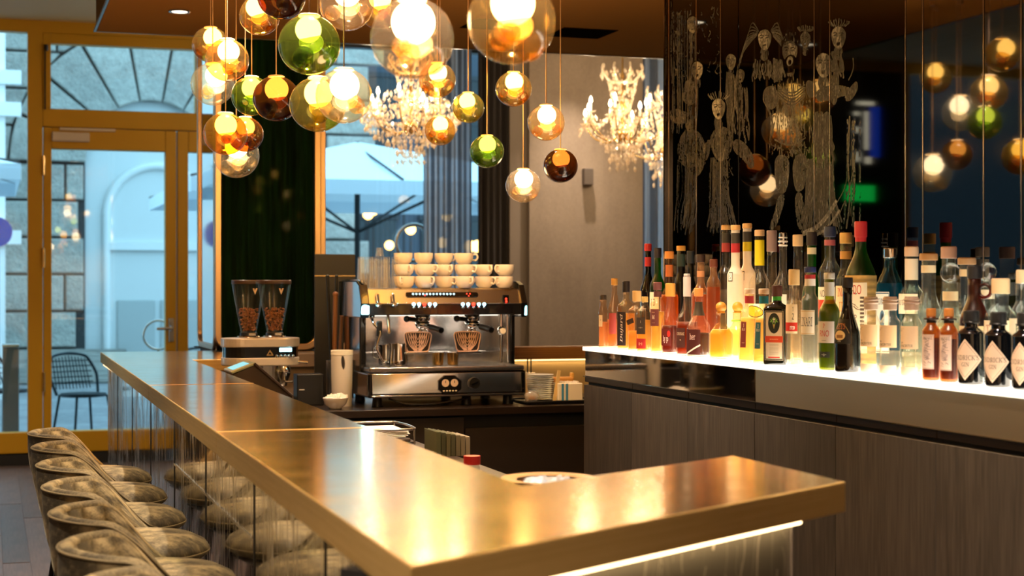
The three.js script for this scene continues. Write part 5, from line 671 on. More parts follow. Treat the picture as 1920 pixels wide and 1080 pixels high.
// ---- right of the machine: tray with saucers, napkins
{
  const p = onZ(1038, 748, -7.35); const tr = thing('serving_tray', 'dark serving tray under the saucers and napkins', 'tray', [p.x + 0.01, WT, -7.4]); obj('plate', rbox(0.34, 0.01, 0.22, 0.004, 0, 0.006, 0), M.blackPlastic, tr); obj('rim', tube([[-0.17, 0.014, 0.11], [0.17, 0.014, 0.11], [0.17, 0.014, -0.11], [-0.17, 0.014, -0.11]].map((q) => q), 0.005, 6, 60, true), M.blackPlastic, tr);
  const s0 = onZ(1014, 740, -7.42); const sa = thing('saucer', 'bottom saucer of the stack right of the espresso machine', 'saucer', [s0.x, WT + 0.0115, -7.43], 0, 'stacked saucers'); obj('dish', lathe([[0, 0], [0.035, 0], [0.04, 0.002], [0.066, 0.007], [0.068, 0.0085], [0.064, 0.0095], [0.04, 0.005], [0, 0.004]], 36), std({ color: 0xdfe6ea, roughness: 0.25 }), sa);
  for (let i = 1; i < 13; i++) copyOf(sa, [s0.x + (i % 2) * 0.001, WT + 0.0115 + i * 0.0098, -7.43], 0, i === 12 ? 'topmost saucer of the stack right of the espresso machine' : `${['', 'second', 'third', 'fourth', 'fifth', 'sixth', 'seventh', 'eighth', 'ninth', 'tenth', 'eleventh', 'twelfth'][i]} saucer from the bottom of the stack right of the espresso machine`);
  for (const [px, a] of [[984, 0.3], [1034, -0.35]]) { const q = onZ(px, 705, -7.4); const c = thing('wooden_stirrer', a > 0 ? 'pale wooden clip left of the saucer stack' : 'pale wooden clip right of the saucer stack', 'clip', [q.x, WT + 0.0115, -7.36]); obj('stick', rbox(0.018, 0.15, 0.006, 0.002).translate(0, 0.075, 0).rotateZ(a * 0.5), std({ color: 0xd8bc84, roughness: 0.6 }), c); }
  const b = onZ(996, 740, -7.33); const bag = thing('sugar_sachet', 'clear wrapped biscuits in front of the saucers', 'sachet', [b.x, WT + 0.0115, -7.32]); obj('wrapper', new THREE.IcosahedronGeometry(0.035, 2).scale(1.1, 0.75, 0.7).translate(0, 0.027, 0), phy({ color: 0xf2f0ee, roughness: 0.15, transmission: 0.75, thickness: 0 }), bag); obj('biscuit', rbox(0.03, 0.02, 0.018, 0.004, 0, 0.02, 0), std({ color: 0xd09a68, roughness: 0.7 }), bag);
  const q = onZ(1067, 745, -7.36); const bx = thing('napkin_box', 'white napkin box with blue stripes', 'box', [q.x, WT + 0.0115, -7.38]); obj('carton', rbox(0.125, 0.085, 0.09, 0.004, 0, 0.0425, 0), M.paper, bx); for (const x of [-0.042, -0.02]) obj('blue_stripe', lim(x - 0.006, x + 0.006, 0.002, 0.084, 0.0452, 0.0458), std({ color: 0x3f8fc4, roughness: 0.6 }), bx);
  { const s = []; for (let i = 0; i < 9; i++) s.push(lim(-0.05 + i * 0.0115, -0.047 + i * 0.0115, 0.085, 0.09 + (i % 3) * 0.002, -0.035, 0.035)); obj('napkins', s, M.white, bx); }
  const k = thing('biscuit', 'brown biscuit pack behind the napkin box', 'biscuit', [q.x + 0.005, WT + 0.0115, -7.47]); obj('bar', rbox(0.11, 0.11, 0.04, 0.01, 0, 0.055, 0), std({ color: 0xd29a50, roughness: 0.6 }), k); obj('wrapper_end', rbox(0.014, 0.03, 0.03, 0.004, 0.05, 0.115, 0), std({ color: 0xe0b060, roughness: 0.5 }), k);
  const st = onZ(1000, 690, -7.5); const sp = thing('tongs_holder', 'small white holder with upright sticks behind the saucers', 'holder', [st.x, WT, -7.56]); obj('pot', cyl(0.03, 0.026, 0.14, 0, 0, 0, 20), M.porcelain, sp); for (const x of [-0.01, 0.008]) obj('stick', box(0.006, 0.08, 0.004, x, 0.17, 0), M.blackPlastic, sp);
}
// ---- left of the machine: paper cups, sugar bowl, utensils, black box, grinder
{
  const p = onZ(641, 750, -7.5), t = thing('paper_cup_stack', 'tall stack of white paper cups left of the espresso machine', 'paper cups', [p.x, WT, -7.5], 2.6); const gs = [];
  obj('cup_sleeve', lathe([[0, 0.245], [0.05, 0.245], [0.052, 0.24], [0.048, 0], [0, 0]], 32), std({ map: canvasTex(256, 256, (g, w, h) => { g.fillStyle = 'rgb(214,206,196)'; g.fillRect(0, 0, w, h); g.fillStyle = '#241c1a'; for (const [x, y, r] of [[146, 120, 9], [140, 140, 8], [150, 148, 6], [142, 190, 7], [140, 206, 5], [30, 90, 6], [60, 180, 7], [200, 80, 6]]) { g.beginPath(); g.ellipse(x, y, r * 0.7, r, 0.4, 0, 7); g.fill(); } }), roughness: 0.7 }), t);
  for (let i = 0; i < 4; i++) obj('cup_rim', tor(0.0515, 0.0025, 32).rotateX(PI / 2).translate(0, 0.246 + i * 0.006, 0), M.paper, t);
  const b = onZ(629, 755, -7.32), s = thing('sugar_bowl', 'white bowl heaped with sugar sachets', 'bowl', [b.x, WT, -7.32]); obj('bowl', lathe([[0, 0], [0.028, 0], [0.03, 0.004], [0.05, 0.025], [0.06, 0.052], [0.058, 0.053], [0.047, 0.027], [0, 0.012]], 36), M.porcelain, s);
  for (let i = 0; i < 14; i++) { const a = i * 2.4, r = 0.012 * Math.sqrt(i); obj('sugar_sachet', rbox(0.035, 0.02, 0.005, 0.002).rotateX(rr(-0.7, 0.7)).rotateZ(rr(-0.6, 0.6)).rotateY(a).translate(Math.cos(a) * r, 0.055 + rr(0, 0.014) - r * 0.2, Math.sin(a) * r), M.paper, s); }
  const bk = onZ(580, 745, -7.6), bb = thing('card_reader_box', 'matt black box beside the paper cups', 'box', [bk.x, WT, -7.62]); obj('case', rbox(0.13, 0.15, 0.1, 0.005, 0, 0.075, 0), std({ color: 0x14161c, roughness: 0.4 }), bb); obj('slot', lim(-0.055, -0.03, 0.075, 0.078, 0.05, 0.0515), M.white, bb);
  // utensils on the black board
  const bd = onZ(632, 548, -8.3), bo = thing('black_board', 'black upright board behind the utensils', 'board', [bd.x, 0, -8.35]); obj('panel', rlim(-0.11, 0.11, 0.9, 1.64, -0.012, 0.0, 0.003), std({ color: 0x15130f, roughness: 0.5 }), bo); obj('gold_line', lim(-0.11, 0.11, 1.522, 1.528, 0.0, 0.002), M.brass, bo); obj('foot', lim(-0.1, 0.1, 0, 0.9, -0.05, 0.0), M.blackMatt, bo);
  const uh = onZ(628, 660, -7.9), us = thing('utensil_pot', 'pot of long wooden and steel bar utensils left of the espresso machine', 'utensils', [uh.x, WT, -7.9]); obj('pot', cyl(0.045, 0.04, 0.2, 0, 0, 0, 24), M.steel, us);
  for (const [x, h, tx, m, r] of [[-0.03, 0.62, -0.02, M.blackPlastic, 0.008], [0.0, 0.62, 0.02, M.blackPlastic, 0.007], [-0.015, 0.53, 0.045, std({ color: 0x8a5c38, roughness: 0.5 }), 0.012], [0.03, 0.52, 0.03, std({ color: 0x6a4a30, roughness: 0.5 }), 0.009]]) obj('utensil', [tube([[x * 0.4, 0.05, 0], [x + tx * 0.4, h, 0]], r, 8), sph(r * 1.25, x + tx * 0.4, h, 0, 10)], m, us);
  // twin hopper grinder
  const g0 = onZ(488, 720, -7.72), g = thing('coffee_grinder', 'twin hopper coffee grinder with black display band', 'coffee grinder', [g0.x, WT, -7.72]);
  const Yp = (py) => onZ(488, py, -7.72).y - WT;
  const bandY0 = Yp(670), bandY1 = Yp(649), rimY = Yp(634);
  const oval = (w, h, y, d = 0.14) => extr(rrect(w, d, d * 0.45), h, 0.004).rotateX(-PI / 2).translate(0, y, 0);
  obj('display_band', oval(0.36, bandY1 - bandY0, bandY0, 0.2), M.blackGloss, g); obj('top_rim', oval(0.375, rimY - bandY1 - 0.004, bandY1 + 0.002, 0.21), std({ color: 0xcfc6bd, roughness: 0.3, metalness: 0.6 }), g); obj('lower_rim', oval(0.372, 0.03, bandY0 - 0.032, 0.208), std({ color: 0xd8d0c8, roughness: 0.35, metalness: 0.5 }), g);
  obj('screen', rlim(0.075, 0.135, bandY0 + 0.03, bandY0 + 0.048, 0.1, 0.104, 0.002), glow(0xa8f4ff, 3), g); obj('triangle_logo', extr([[-0.018, 0], [0.018, 0], [0, 0.028]], 0.003, 0, [[[-0.009, 0.005], [0.009, 0.005], [0, 0.018]]]).translate(0.03, bandY0 + 0.012, 0.1), M.brass, g);
  for (let i = 0; i < 5; i++) obj('dose_button', sph(0.009, 0.062 + i * 0.02, bandY0 + 0.008, 0.1, 10), M.chrome, g);
  obj('body', [oval(0.2, bandY0 - 0.065, 0.035, 0.16), oval(0.3, 0.03, 0.0042, 0.2)], M.steel, g); 
  const hopT = Yp(525), hopB = Yp(624);
  for (const [dx, px] of [[-0.062, 466], [0.058, 516]]) {
    const hx = onZ(px, 600, -7.72).x - g0.x, hh = hopT - hopB;
    const hop = obj('hopper', lathe([[0.036, 0], [0.04, 0.02], [0.058, hh * 0.45], [0.074, hh * 0.8], [0.079, hh * 0.93]], 36).translate(hx, hopB, dx > 0 ? -0.02 : 0), glassMat(0xf4efe6), g);
    obj('hopper_lid', lathe([[0, hh], [0.079, hh], [0.081, hh * 0.985], [0.081, hh * 0.93], [0.077, hh * 0.925]], 36).translate(hx, hopB, dx > 0 ? -0.02 : 0), std({ color: 0x3c2c22, roughness: 0.35 }), hop);
    const beans = obj('coffee_beans', (() => { const bs = []; for (let i = 0; i < 260; i++) { const y = 0.012 + rnd() * hh * 0.42, R = 0.034 + y / (hh * 0.45) * 0.019, a = rnd() * 6.3, r = R * Math.sqrt(rnd()); bs.push(new THREE.SphereGeometry(0.006, 6, 4).scale(1, 0.7, 0.75).rotateX(rnd() * 3).rotateY(rnd() * 6).translate(hx + Math.cos(a) * r * 0.93, hopB + y, Math.sin(a) * r * 0.93 + (dx > 0 ? -0.02 : 0))); } return bs; })(), std({ color: 0x8a5a34, roughness: 0.45 }), hop); beans.userData.kind = 'stuff';
    obj('emblem', extr([[-0.012, 0.016], [-0.004, 0.016], [0, 0.004], [0.004, 0.016], [0.012, 0.016], [0, -0.014]], 0.001).translate(hx + 0.02, hopB + hh * 0.78, (dx > 0 ? -0.02 : 0) + 0.073), M.copper, hop);
    obj('neck', [lathe([[0, 0], [0.042, 0], [0.042, 0.018], [0.037, 0.022], [0, 0.022]], 28).translate(hx, hopB - 0.02, dx > 0 ? -0.02 : 0)], M.blackPlastic, hop); obj('slide', rbox(0.034, 0.012, 0.02, 0.003, hx + 0.01, hopB - 0.006, 0.045 + (dx > 0 ? -0.02 : 0)), M.steel, hop); obj('collar', lathe([[0, 0], [0.055, 0], [0.052, 0.014], [0, 0.014]], 28).translate(hx, rimY - 0.002, dx > 0 ? -0.02 : 0), M.chrome, hop);
    obj('dosing_spout', [lathe([[0, 0.1], [0.03, 0.1], [0.032, 0.06], [0.018, 0.02], [0.015, 0], [0, 0]], 24).translate(hx + 0.03, bandY0 - 0.135, 0.07)], M.chrome, g); obj('fork', tube([[hx + 0.03, 0.12, 0.06], [hx + 0.03, 0.115, 0.12], [hx + 0.06, 0.115, 0.14]], 0.005, 8), M.chrome, g);
  }
  obj('switch_lever', tube([[0.17, bandY0 - 0.02, 0.05], [0.22, bandY0 - 0.025, 0.06]], 0.007, 8), M.chrome, g);
}
// ================================================================ THINGS BEHIND THE BAR TOP
{
  const ws = scene.children.find((o) => o.name === 'bar_work_shelf');
  obj('shelf_extension', rlim(1.28, 1.5, 0.86, 0.9, -6.2, -3.85, 0.004), std({ color: 0x2b211a, roughness: 0.4 }), ws); obj('extension_front', lim(1.45, 1.49, 0.02, 0.86, -6.2, -3.9), M.blackMatt, ws);
  // till: ridge with lit screen
  const z = -6.95, P = (px, py) => onZ(px, py, z); const rdg = P(470, 677), lf = P(426, 694), rt = P(541, 738);
  const t = thing('till_screen', 'till with tilted screen leaning over the bar edge', 'till', [0, 0, z]);
  const slab2 = (a, b, th, d) => { const L = Math.hypot(b.x - a.x, b.y - a.y), g = rbox(L, th, d, 0.004, L / 2, -th / 2, 0); return g.rotateZ(Math.atan2(b.y - a.y, b.x - a.x)).translate(a.x, a.y, 0); };
  obj('till_body', extr([[lf.x + 0.012, lf.y - 0.012], [rdg.x, rdg.y - 0.012], [rt.x, rt.y - 0.012], [rt.x, rt.y - 0.05], [lf.x + 0.02, rt.y - 0.05]].map((q) => q), 0.22, 0.003).translate(0, 0, -0.11), std({ color: 0x4a3b33, roughness: 0.4 }), t);
  obj('back_panel', slab2(rdg, rt, 0.012, 0.26), std({ color: 0x3a2e28, roughness: 0.35, metalness: 0.3 }), t); const kb = obj('key_panel', slab2(lf, rdg, 0.012, 0.24), std({ color: 0x9fb4ac, roughness: 0.4 }), t);
  const dir = V(rdg.x - lf.x, rdg.y - lf.y, 0), L = dir.length(); obj('lit_display', slab2(lf.clone().addScaledVector(dir, 0.12).add(V(0, 0.0025, 0)), lf.clone().addScaledVector(dir, 0.8).add(V(0, 0.0025, 0)), 0.003, 0.16), glow(0x8fd8e0, 0.8), kb);
  obj('stand', [lim(rdg.x - 0.0, rdg.x + 0.03, 0.9, rdg.y - 0.03, -0.04, 0.04), rbox(0.14, 0.012, 0.16, 0.004, rdg.x + 0.02, 0.906, 0)], M.blackPlastic, t);
  // tray with papers
  const q = onX(748, 798, 1.44), tr = thing('paper_tray', 'clear tray with folded papers behind the bar', 'tray', [1.36, 0.9, q.z]); obj('tray_base', rbox(0.2, 0.01, 0.3, 0.003, 0, 0.005, 0), M.blackPlastic, tr); const hT = q.y - 0.9; obj('tray_rim', tube([[-0.1, hT, 0.15], [0.1, hT, 0.15], [0.1, hT, -0.15], [-0.1, hT, -0.15]], 0.005, 6, 60, true), M.steel, tr); for (const [x, zz] of [[-0.1, 0.15], [0.1, 0.15], [0.1, -0.15], [-0.1, -0.15]]) obj('tray_post', cyl(0.004, 0.004, hT, x, 0, zz, 6), M.steel, tr);
  for (let i = 0; i < 5; i++) obj('paper_sheet', rbox(0.17, 0.002, 0.25, 0.0008, rr(-0.006, 0.006), hT - 0.03 + i * 0.005, 0, rr(-0.08, 0.08)), M.paper, tr); obj('folder_block', rbox(0.18, hT - 0.045, 0.27, 0.003, 0, 0.01 + (hT - 0.045) / 2, 0), std({ color: 0x4a3c30, roughness: 0.6 }), tr);
  // upright menus
  for (let i = 0; i < 7; i++) { const px = 811 + i * 9, p = onX(px, 806 + i * 1.5, 1.42), m = thing('menu_folder', `${['first', 'second', 'third', 'fourth', 'fifth', 'sixth', 'seventh'][i]} upright grey green menu folder from the left behind the bar`, 'menu', [1.42, 0.9, -5.26 + 0.0], 0, 'upright menu folders'); m.position.set(onZ(px, 830, -5.26).x, 0.9, -5.26); const hh = onZ(px, 806 + i * 1.5, -5.26).y - 0.9; obj('cover', [rlim(-0.0072, -0.0052, 0, hh, -0.08, 0.08, 0.0008), rlim(0.0052, 0.0072, 0, hh, -0.08, 0.08, 0.0008), rlim(-0.0072, 0.0072, 0, hh, 0.078, 0.0805, 0.0008)], std({ color: [0x5a6654, 0x4c5648, 0x6a705e, 0x565f52, 0x7a7c70, 0x8a8a80, 0x98968c][i], roughness: 0.6 }), m); obj('pages', lim(-0.005, 0.005, 0.003, hh - 0.004, -0.078, 0.076), M.paper, m); }
  const rj = onX(885, 856, 1.3), jar = thing('red_capped_jar', 'jar with red lid behind the bar', 'jar', [1.3, 0.9, rj.z]); const jh = rj.y - 0.9; obj('jar', lathe([[0, 0], [0.02, 0], [0.022, 0.004], [0.022, jh - 0.03], [0.018, jh - 0.02], [0, jh - 0.02]], 24), glassMat(0xf4f0ea), jar); obj('lid', cyl(0.024, 0.024, 0.024, 0, jh - 0.022, 0, 28), std({ color: 0xc02820, roughness: 0.4 }), jar);
  // wide brass bowl with ice inside the V of the counter
  const ip = onY(1028, 897, 1.03), bw = thing('ice_bowl', 'wide copper rimmed ice bowl inside the bend of the bar', 'bowl', [ip.x, 0, ip.z]); const R = 0.105;
  obj('bowl', lathe([[0.02, 0.9], [0.06, 0.905], [R - 0.012, 0.97], [R, 1.03], [R - 0.003, 1.031], [R - 0.016, 0.975], [0.05, 0.93], [0, 0.925]], 44), M.copper, bw); obj('rim', lathe([[R - 0.03, 1.028], [R + 0.004, 1.032], [R + 0.006, 1.028], [R - 0.03, 1.024]], 44), M.copper, bw); obj('pedestal', cyl(0.05, 0.07, 0.9, 0, 0, 0, 24), M.blackMatt, bw);
  for (let i = 0; i < 18; i++) { const a = rnd() * 6.3, r = R * 0.65 * Math.sqrt(rnd()); obj('ice_cube', rbox(0.026, 0.024, 0.026, 0.005).rotateX(rnd()).rotateY(rnd() * 3).rotateZ(rnd()).translate(Math.cos(a) * r, 1.005 + rnd() * 0.018, Math.sin(a) * r), phy({ color: 0xf4faff, roughness: 0.08, transmission: 0.8, thickness: 0 }), bw); }
}
// ================================================================ COLUMN WITH FRAMED VELVET PANEL
{
  const c = struct('trim_2', 'square column with copper framed velvet panel beside the bar end', 'column');
  const cx0 = 1.245, cx1 = 1.868, zf2 = -9.36, zb2 = -10.2;
  obj('column_core', lim(cx0 + 0.02, cx1, 0, UPH, zb2, zf2 - 0.14), M.blackMatt, c);
  const top = 3.03, bot = 1.093;
  // velvet folds
  const vel = phy({ map: tex(128, 256, (u, v) => { const a = N(u, v, 60, 12) * 0.6 + N(u, v, 14, 8) * 0.4; return [14 + a * 22, 40 + a * 50, 22 + a * 28]; }), roughness: 0.9, sheen: 0.6, sheenColor: lin(0.1, 0.3, 0.14), sheenRoughness: 0.4 });
  obj('velvet_curtain', grid(160, 4, (u, v) => { const x = cx0 + 0.03 + (cx1 - cx0 - 0.06) * u; return [x, bot + (top - bot) * v, zf2 - 0.075 + 0.026 * Math.sin(u * 30 + 2 * Math.sin(u * 9)) + 0.008 * Math.sin(u * 71 + 1)]; }), vel, c);
  obj('glass_front', lim(cx0 + 0.03, cx1 - 0.03, bot + 0.02, top - 0.02, zf2 - 0.03, zf2 - 0.026), phy({ color: 0xd8dcd8, roughness: 0.02, transmission: 1, thickness: 0, ior: 1.3, specularIntensity: 0.04 }), c);
  const W2 = cx1 - cx0, H2 = top - bot, path = (w, h, r) => rrect(w, h, r, 10);
  const fr = (w, h, r, t2) => { const o = path(w, h, r), i = path(w - 2 * t2, h - 2 * t2, Math.max(0.02, r - t2)); return extr(o, 0.028, 0.005, [i.reverse()]); };
  obj('copper_frame', fr(W2, H2, 0.1, 0.038).translate((cx0 + cx1) / 2, (top + bot) / 2, zf2 - 0.02), M.copper, c);
  obj('side_mirror', lim(cx0 + 0.012, cx0 + 0.018, bot, top, zb2 + 0.02, zf2 - 0.06), std({ color: lin(0.3, 0.3, 0.3), metalness: 1, roughness: 0.04 }), c);
  obj('side_frame', fr(Math.abs(zb2 - zf2) - 0.05, H2, 0.1, 0.034).rotateY(-PI / 2).translate(cx0 + 0.03, (top + bot) / 2, (zf2 + zb2) / 2), M.copper, c);
  obj('edge_post', [rlim(cx1, cx1 + 0.03, 0, UPH, zf2 - 0.05, zf2, 0.004)], M.copper, c);
  obj('base_ledge', [rlim(1.24, 1.95, 1.01, 1.088, -9.34, -9.02, 0.005), lim(1.24, 1.93, 0, 1.01, -9.3, -9.06)], std({ color: 0x8a7460, roughness: 0.5 }), c);
  obj('foot_block', rlim(cx0 - 0.02, cx1 + 0.03, 1.088, bot, zb2, zf2 + 0.0, 0.002), M.blackMatt, c);
}
// ================================================================ CURTAINS
function curtain(name, label, x0, x1, z, mat, freq, amp, y0 = 0.02, y1 = UPH - 0.02) {
  const t = thing(name, label, 'curtain', [0, 0, 0]); const n = Math.max(60, Math.round((x1 - x0) * freq * 10));
  obj('cloth', grid(n, 3, (u, v) => [x0 + (x1 - x0) * u, y0 + (y1 - y0) * v, z + amp * Math.sin((x1 - x0) * u * freq * 2 * PI) * (0.75 + 0.25 * v) + amp * 0.4 * Math.sin(u * 23)]), mat, t);
  obj('rail', tube([[x0 - 0.02, y1, z], [x1 + 0.02, y1, z]], 0.012, 8), M.blackMatt, t); return t;
}
const sheer = phy({ map: tex(256, 4, (u) => { const k = 0.5 + 0.5 * Math.sin(u * 2 * PI * 9), a = k > 0.62 ? 1 : 0.25; return [60 + a * 110, 66 + a * 116, 76 + a * 120]; }), roughness: 0.9, transmission: 0.62, thickness: 0 });
curtain('sheer_curtain', 'grey striped sheer curtain left of the dark drapes', 3.44, 3.86, -12.9, sheer, 13, 0.022);
curtain('sheer_curtain', 'grey striped sheer curtain right of the plastered wall', 5.33, 6.6, -12.7, sheer, 11, 0.03);
const drape = phy({ color: 0x221c1a, roughness: 0.9, sheen: 0.3, sheenColor: lin(0.2, 0.18, 0.16) });
curtain('dark_drape', 'heavy dark brown drape beside the plastered wall', 3.86, 4.13, -12.72, drape, 17, 0.03);
// ================================================================ PENDANT GLOBES
const bulbMats = {}, lobeMats = {}, shellMats = {};
const shellMat = (hex) => shellMats[hex] ??= phy({ color: hex, roughness: 0.09, transmission: 1, thickness: 0, ior: 1.5 });
const lobeMat = (hex) => lobeMats[hex] ??= phy({ color: hex, roughness: 0.34, transmission: 1, thickness: 0, ior: 1.4 });
function pendant(label, px, py, rpx, depth, tint, o = {}) {
  const c = atD(px, py, depth), R = rpx * depth / FOCAL, t = thing('pendant_globe', label, 'pendant lamp', c, 0, 'blown glass globe pendants over the bar');
  const gm = shellMat(tint);
  // shell: slightly flattened, thickened at the neck
  const pr = []; for (let i = 0; i <= 30; i++) { const a = i / 30 * PI * 0.955; pr.push([Math.max(1e-4, R * Math.sin(a)), -R * 0.97 * Math.cos(a)]); }
  obj('glass_shell', lathe(pr, 48), gm, t);
  const bs = o.bulb ?? 0.5, bx = (o.bx ?? 0) * R, by = R * (0.9 - bs * 1.02), bz = (o.bz ?? 0.1) * R;
  const bm = bulbMats[o.glow ?? 9] ??= glow(0xffe0b4, o.glow ?? 9);
  const bp = []; for (let i = 0; i <= 18; i++) { const a = i / 18 * PI * 0.86; bp.push([Math.max(1e-4, R * bs * Math.sin(a)), -R * bs * Math.cos(a)]); } bp.push([R * bs * 0.36, R * bs * 1.05]);
  obj('frosted_bulb', lathe(bp, 32).translate(bx, by, bz), bm, t);
  const l = new THREE.PointLight(0xffe0bc, o.cd ?? 0.62); l.position.set(bx, by, bz); l.shadow.radius = 1.4; l.castShadow = true; t.add(l);
  // small blown bubbles hanging on the inside of the shell
  const nb = o.nb ?? 2; for (let i = 0; i < nb; i++) { const a = 0.5 + i * 2.1 + px * 0.37, e = -0.35 - 0.22 * i - ((px * 7) % 5) * 0.05, q = V(Math.cos(e) * Math.sin(a), Math.sin(e), Math.abs(Math.cos(e) * Math.cos(a)) * 0.9); obj('inner_bubble', [new THREE.SphereGeometry(R * (0.24 + 0.05 * i), 24, 16).translate(q.x * R * 0.7, q.y * R * 0.7, q.z * R * 0.7)], gm, t); const rg = tor(R * (0.13 + 0.02 * i), R * 0.02, 28).lookAt(q).translate(q.x * R * 0.955, q.y * R * 0.93, q.z * R * 0.955); obj('blow_ring', rg, gm, t); }
  obj('inner_lobe', new THREE.SphereGeometry(R * 0.4, 24, 16).scale(1, 0.85, 1).translate(bx * 0.5 + R * 0.08, by - R * bs * 0.98, bz * 0.5), lobeMat(tint), t);
  obj('cap', lathe([[0, R * 1.0], [R * 0.3, R * 0.985], [R * 0.36, R * 0.95], [R * 0.34, R * 0.9], [0, R * 0.9]], 28), std({ color: 0xf2dcae, roughness: 0.5 }), t);
  obj('cable', tube([[0, R * 0.99, 0], [0, LOW - c.y, 0]], 0.0022, 6), M.copper, t);
  obj('ceiling_cup', cyl(0.012, 0.012, 0.02, 0, LOW - c.y - 0.0201, 0, 10), M.copper, t);
  return t;
}
const AMB = 0xe0bc68, CLR = 0xfaf0da, PCH = 0xf8e6c8, OLV = 0xcfc060, GRN = 0x9fb840, BRN = 0xa87434, DBR = 0x8a5420;
pendant('brownish amber globe at the upper left of the cluster', 395, 84, 34.5, 7.04, AMB, { bx: 0.1 });
pendant('pale amber globe in front of the upper left pair', 426, 113, 41, 6.6, 0xf0cc88, { bx: 0.05 });
pendant('clear globe lowest of the upper left three', 399, 158, 41, 6.85, CLR, { bx: 0.15 });
pendant('olive amber globe at the left, above the clear one', 423, 251, 41, 6.4, 0xd8ac48, {});
pendant('dark brown globe hidden behind the olive amber one', 460, 252, 34, 6.75, BRN, {});
pendant('clear globe lowest at the far left', 443, 292, 43, 6.96, CLR, { nb: 3, cd: 0.4 });
pendant('amber brown globe under the top edge at the left', 487, 30, 38, 6.4, AMB, { bx: -0.2 });
pendant('dark brown globe cut by the top picture edge', 528, -8, 46, 5.7, DBR, {});
pendant('large green globe near the top', 580, 84, 58, 4.75, 0xb4c85c, { bulb: 0.42, bx: -0.05, nb: 3 });
pendant('green globe half hidden by the round brown one', 472, 180, 38, 6.54, GRN, {});
pendant('chestnut brown globe left of the centre', 518, 185, 44, 6.1, DBR, {});
pendant('olive globe behind the clear one in the middle', 596, 196, 53, 4.95, OLV, {});
pendant('bright clear globe in the middle of the cluster', 645, 180, 53, 4.7, PCH, { glow: 12, bulb: 0.52 });
pendant('clear amber globe cut by the top edge in the middle', 650, 8, 51, 5.1, PCH, {});
pendant('brown globe peeking out behind the largest clear globe', 712, 14, 42, 5.4, AMB, {});
pendant('very large clear globe left of the top centre', 773, 72, 78, 3.4, PCH, { glow: 12, bulb: 0.52, nb: 3 });
pendant('largest amber globe at the top centre', 959, 40, 83, 3.25, 0xf0d494, { glow: 11, bulb: 0.5, nb: 3 });
pendant('small amber globe under the very large clear one', 820, 150, 34.5, 6.9, 0xf0cc88, {});
pendant('small olive globe right of the left chandelier', 878, 202, 30, 6.9, OLV, { bx: -0.1 });
pendant('small amber globe in front of the left chandelier', 825, 245, 29, 7.1, AMB, {});
pendant('small green and black globe hanging low in the middle', 913, 284, 32, 6.7, 0x8ca83c, {});
pendant('small amber globe under the largest globe', 963, 167, 34, 6.76, 0xe8c470, {});
pendant('small clear amber globe right of the middle', 1024, 230, 35, 6.71, 0xf4d8a4, { bulb: 0.5 });
pendant('small clear globe hanging lowest', 981, 348, 33, 6.88, PCH, { glow: 12, bulb: 0.52 });
pendant('small dark brown globe at the right end of the cluster', 1051, 311, 32.5, 6.8, 0x6c3812, {});
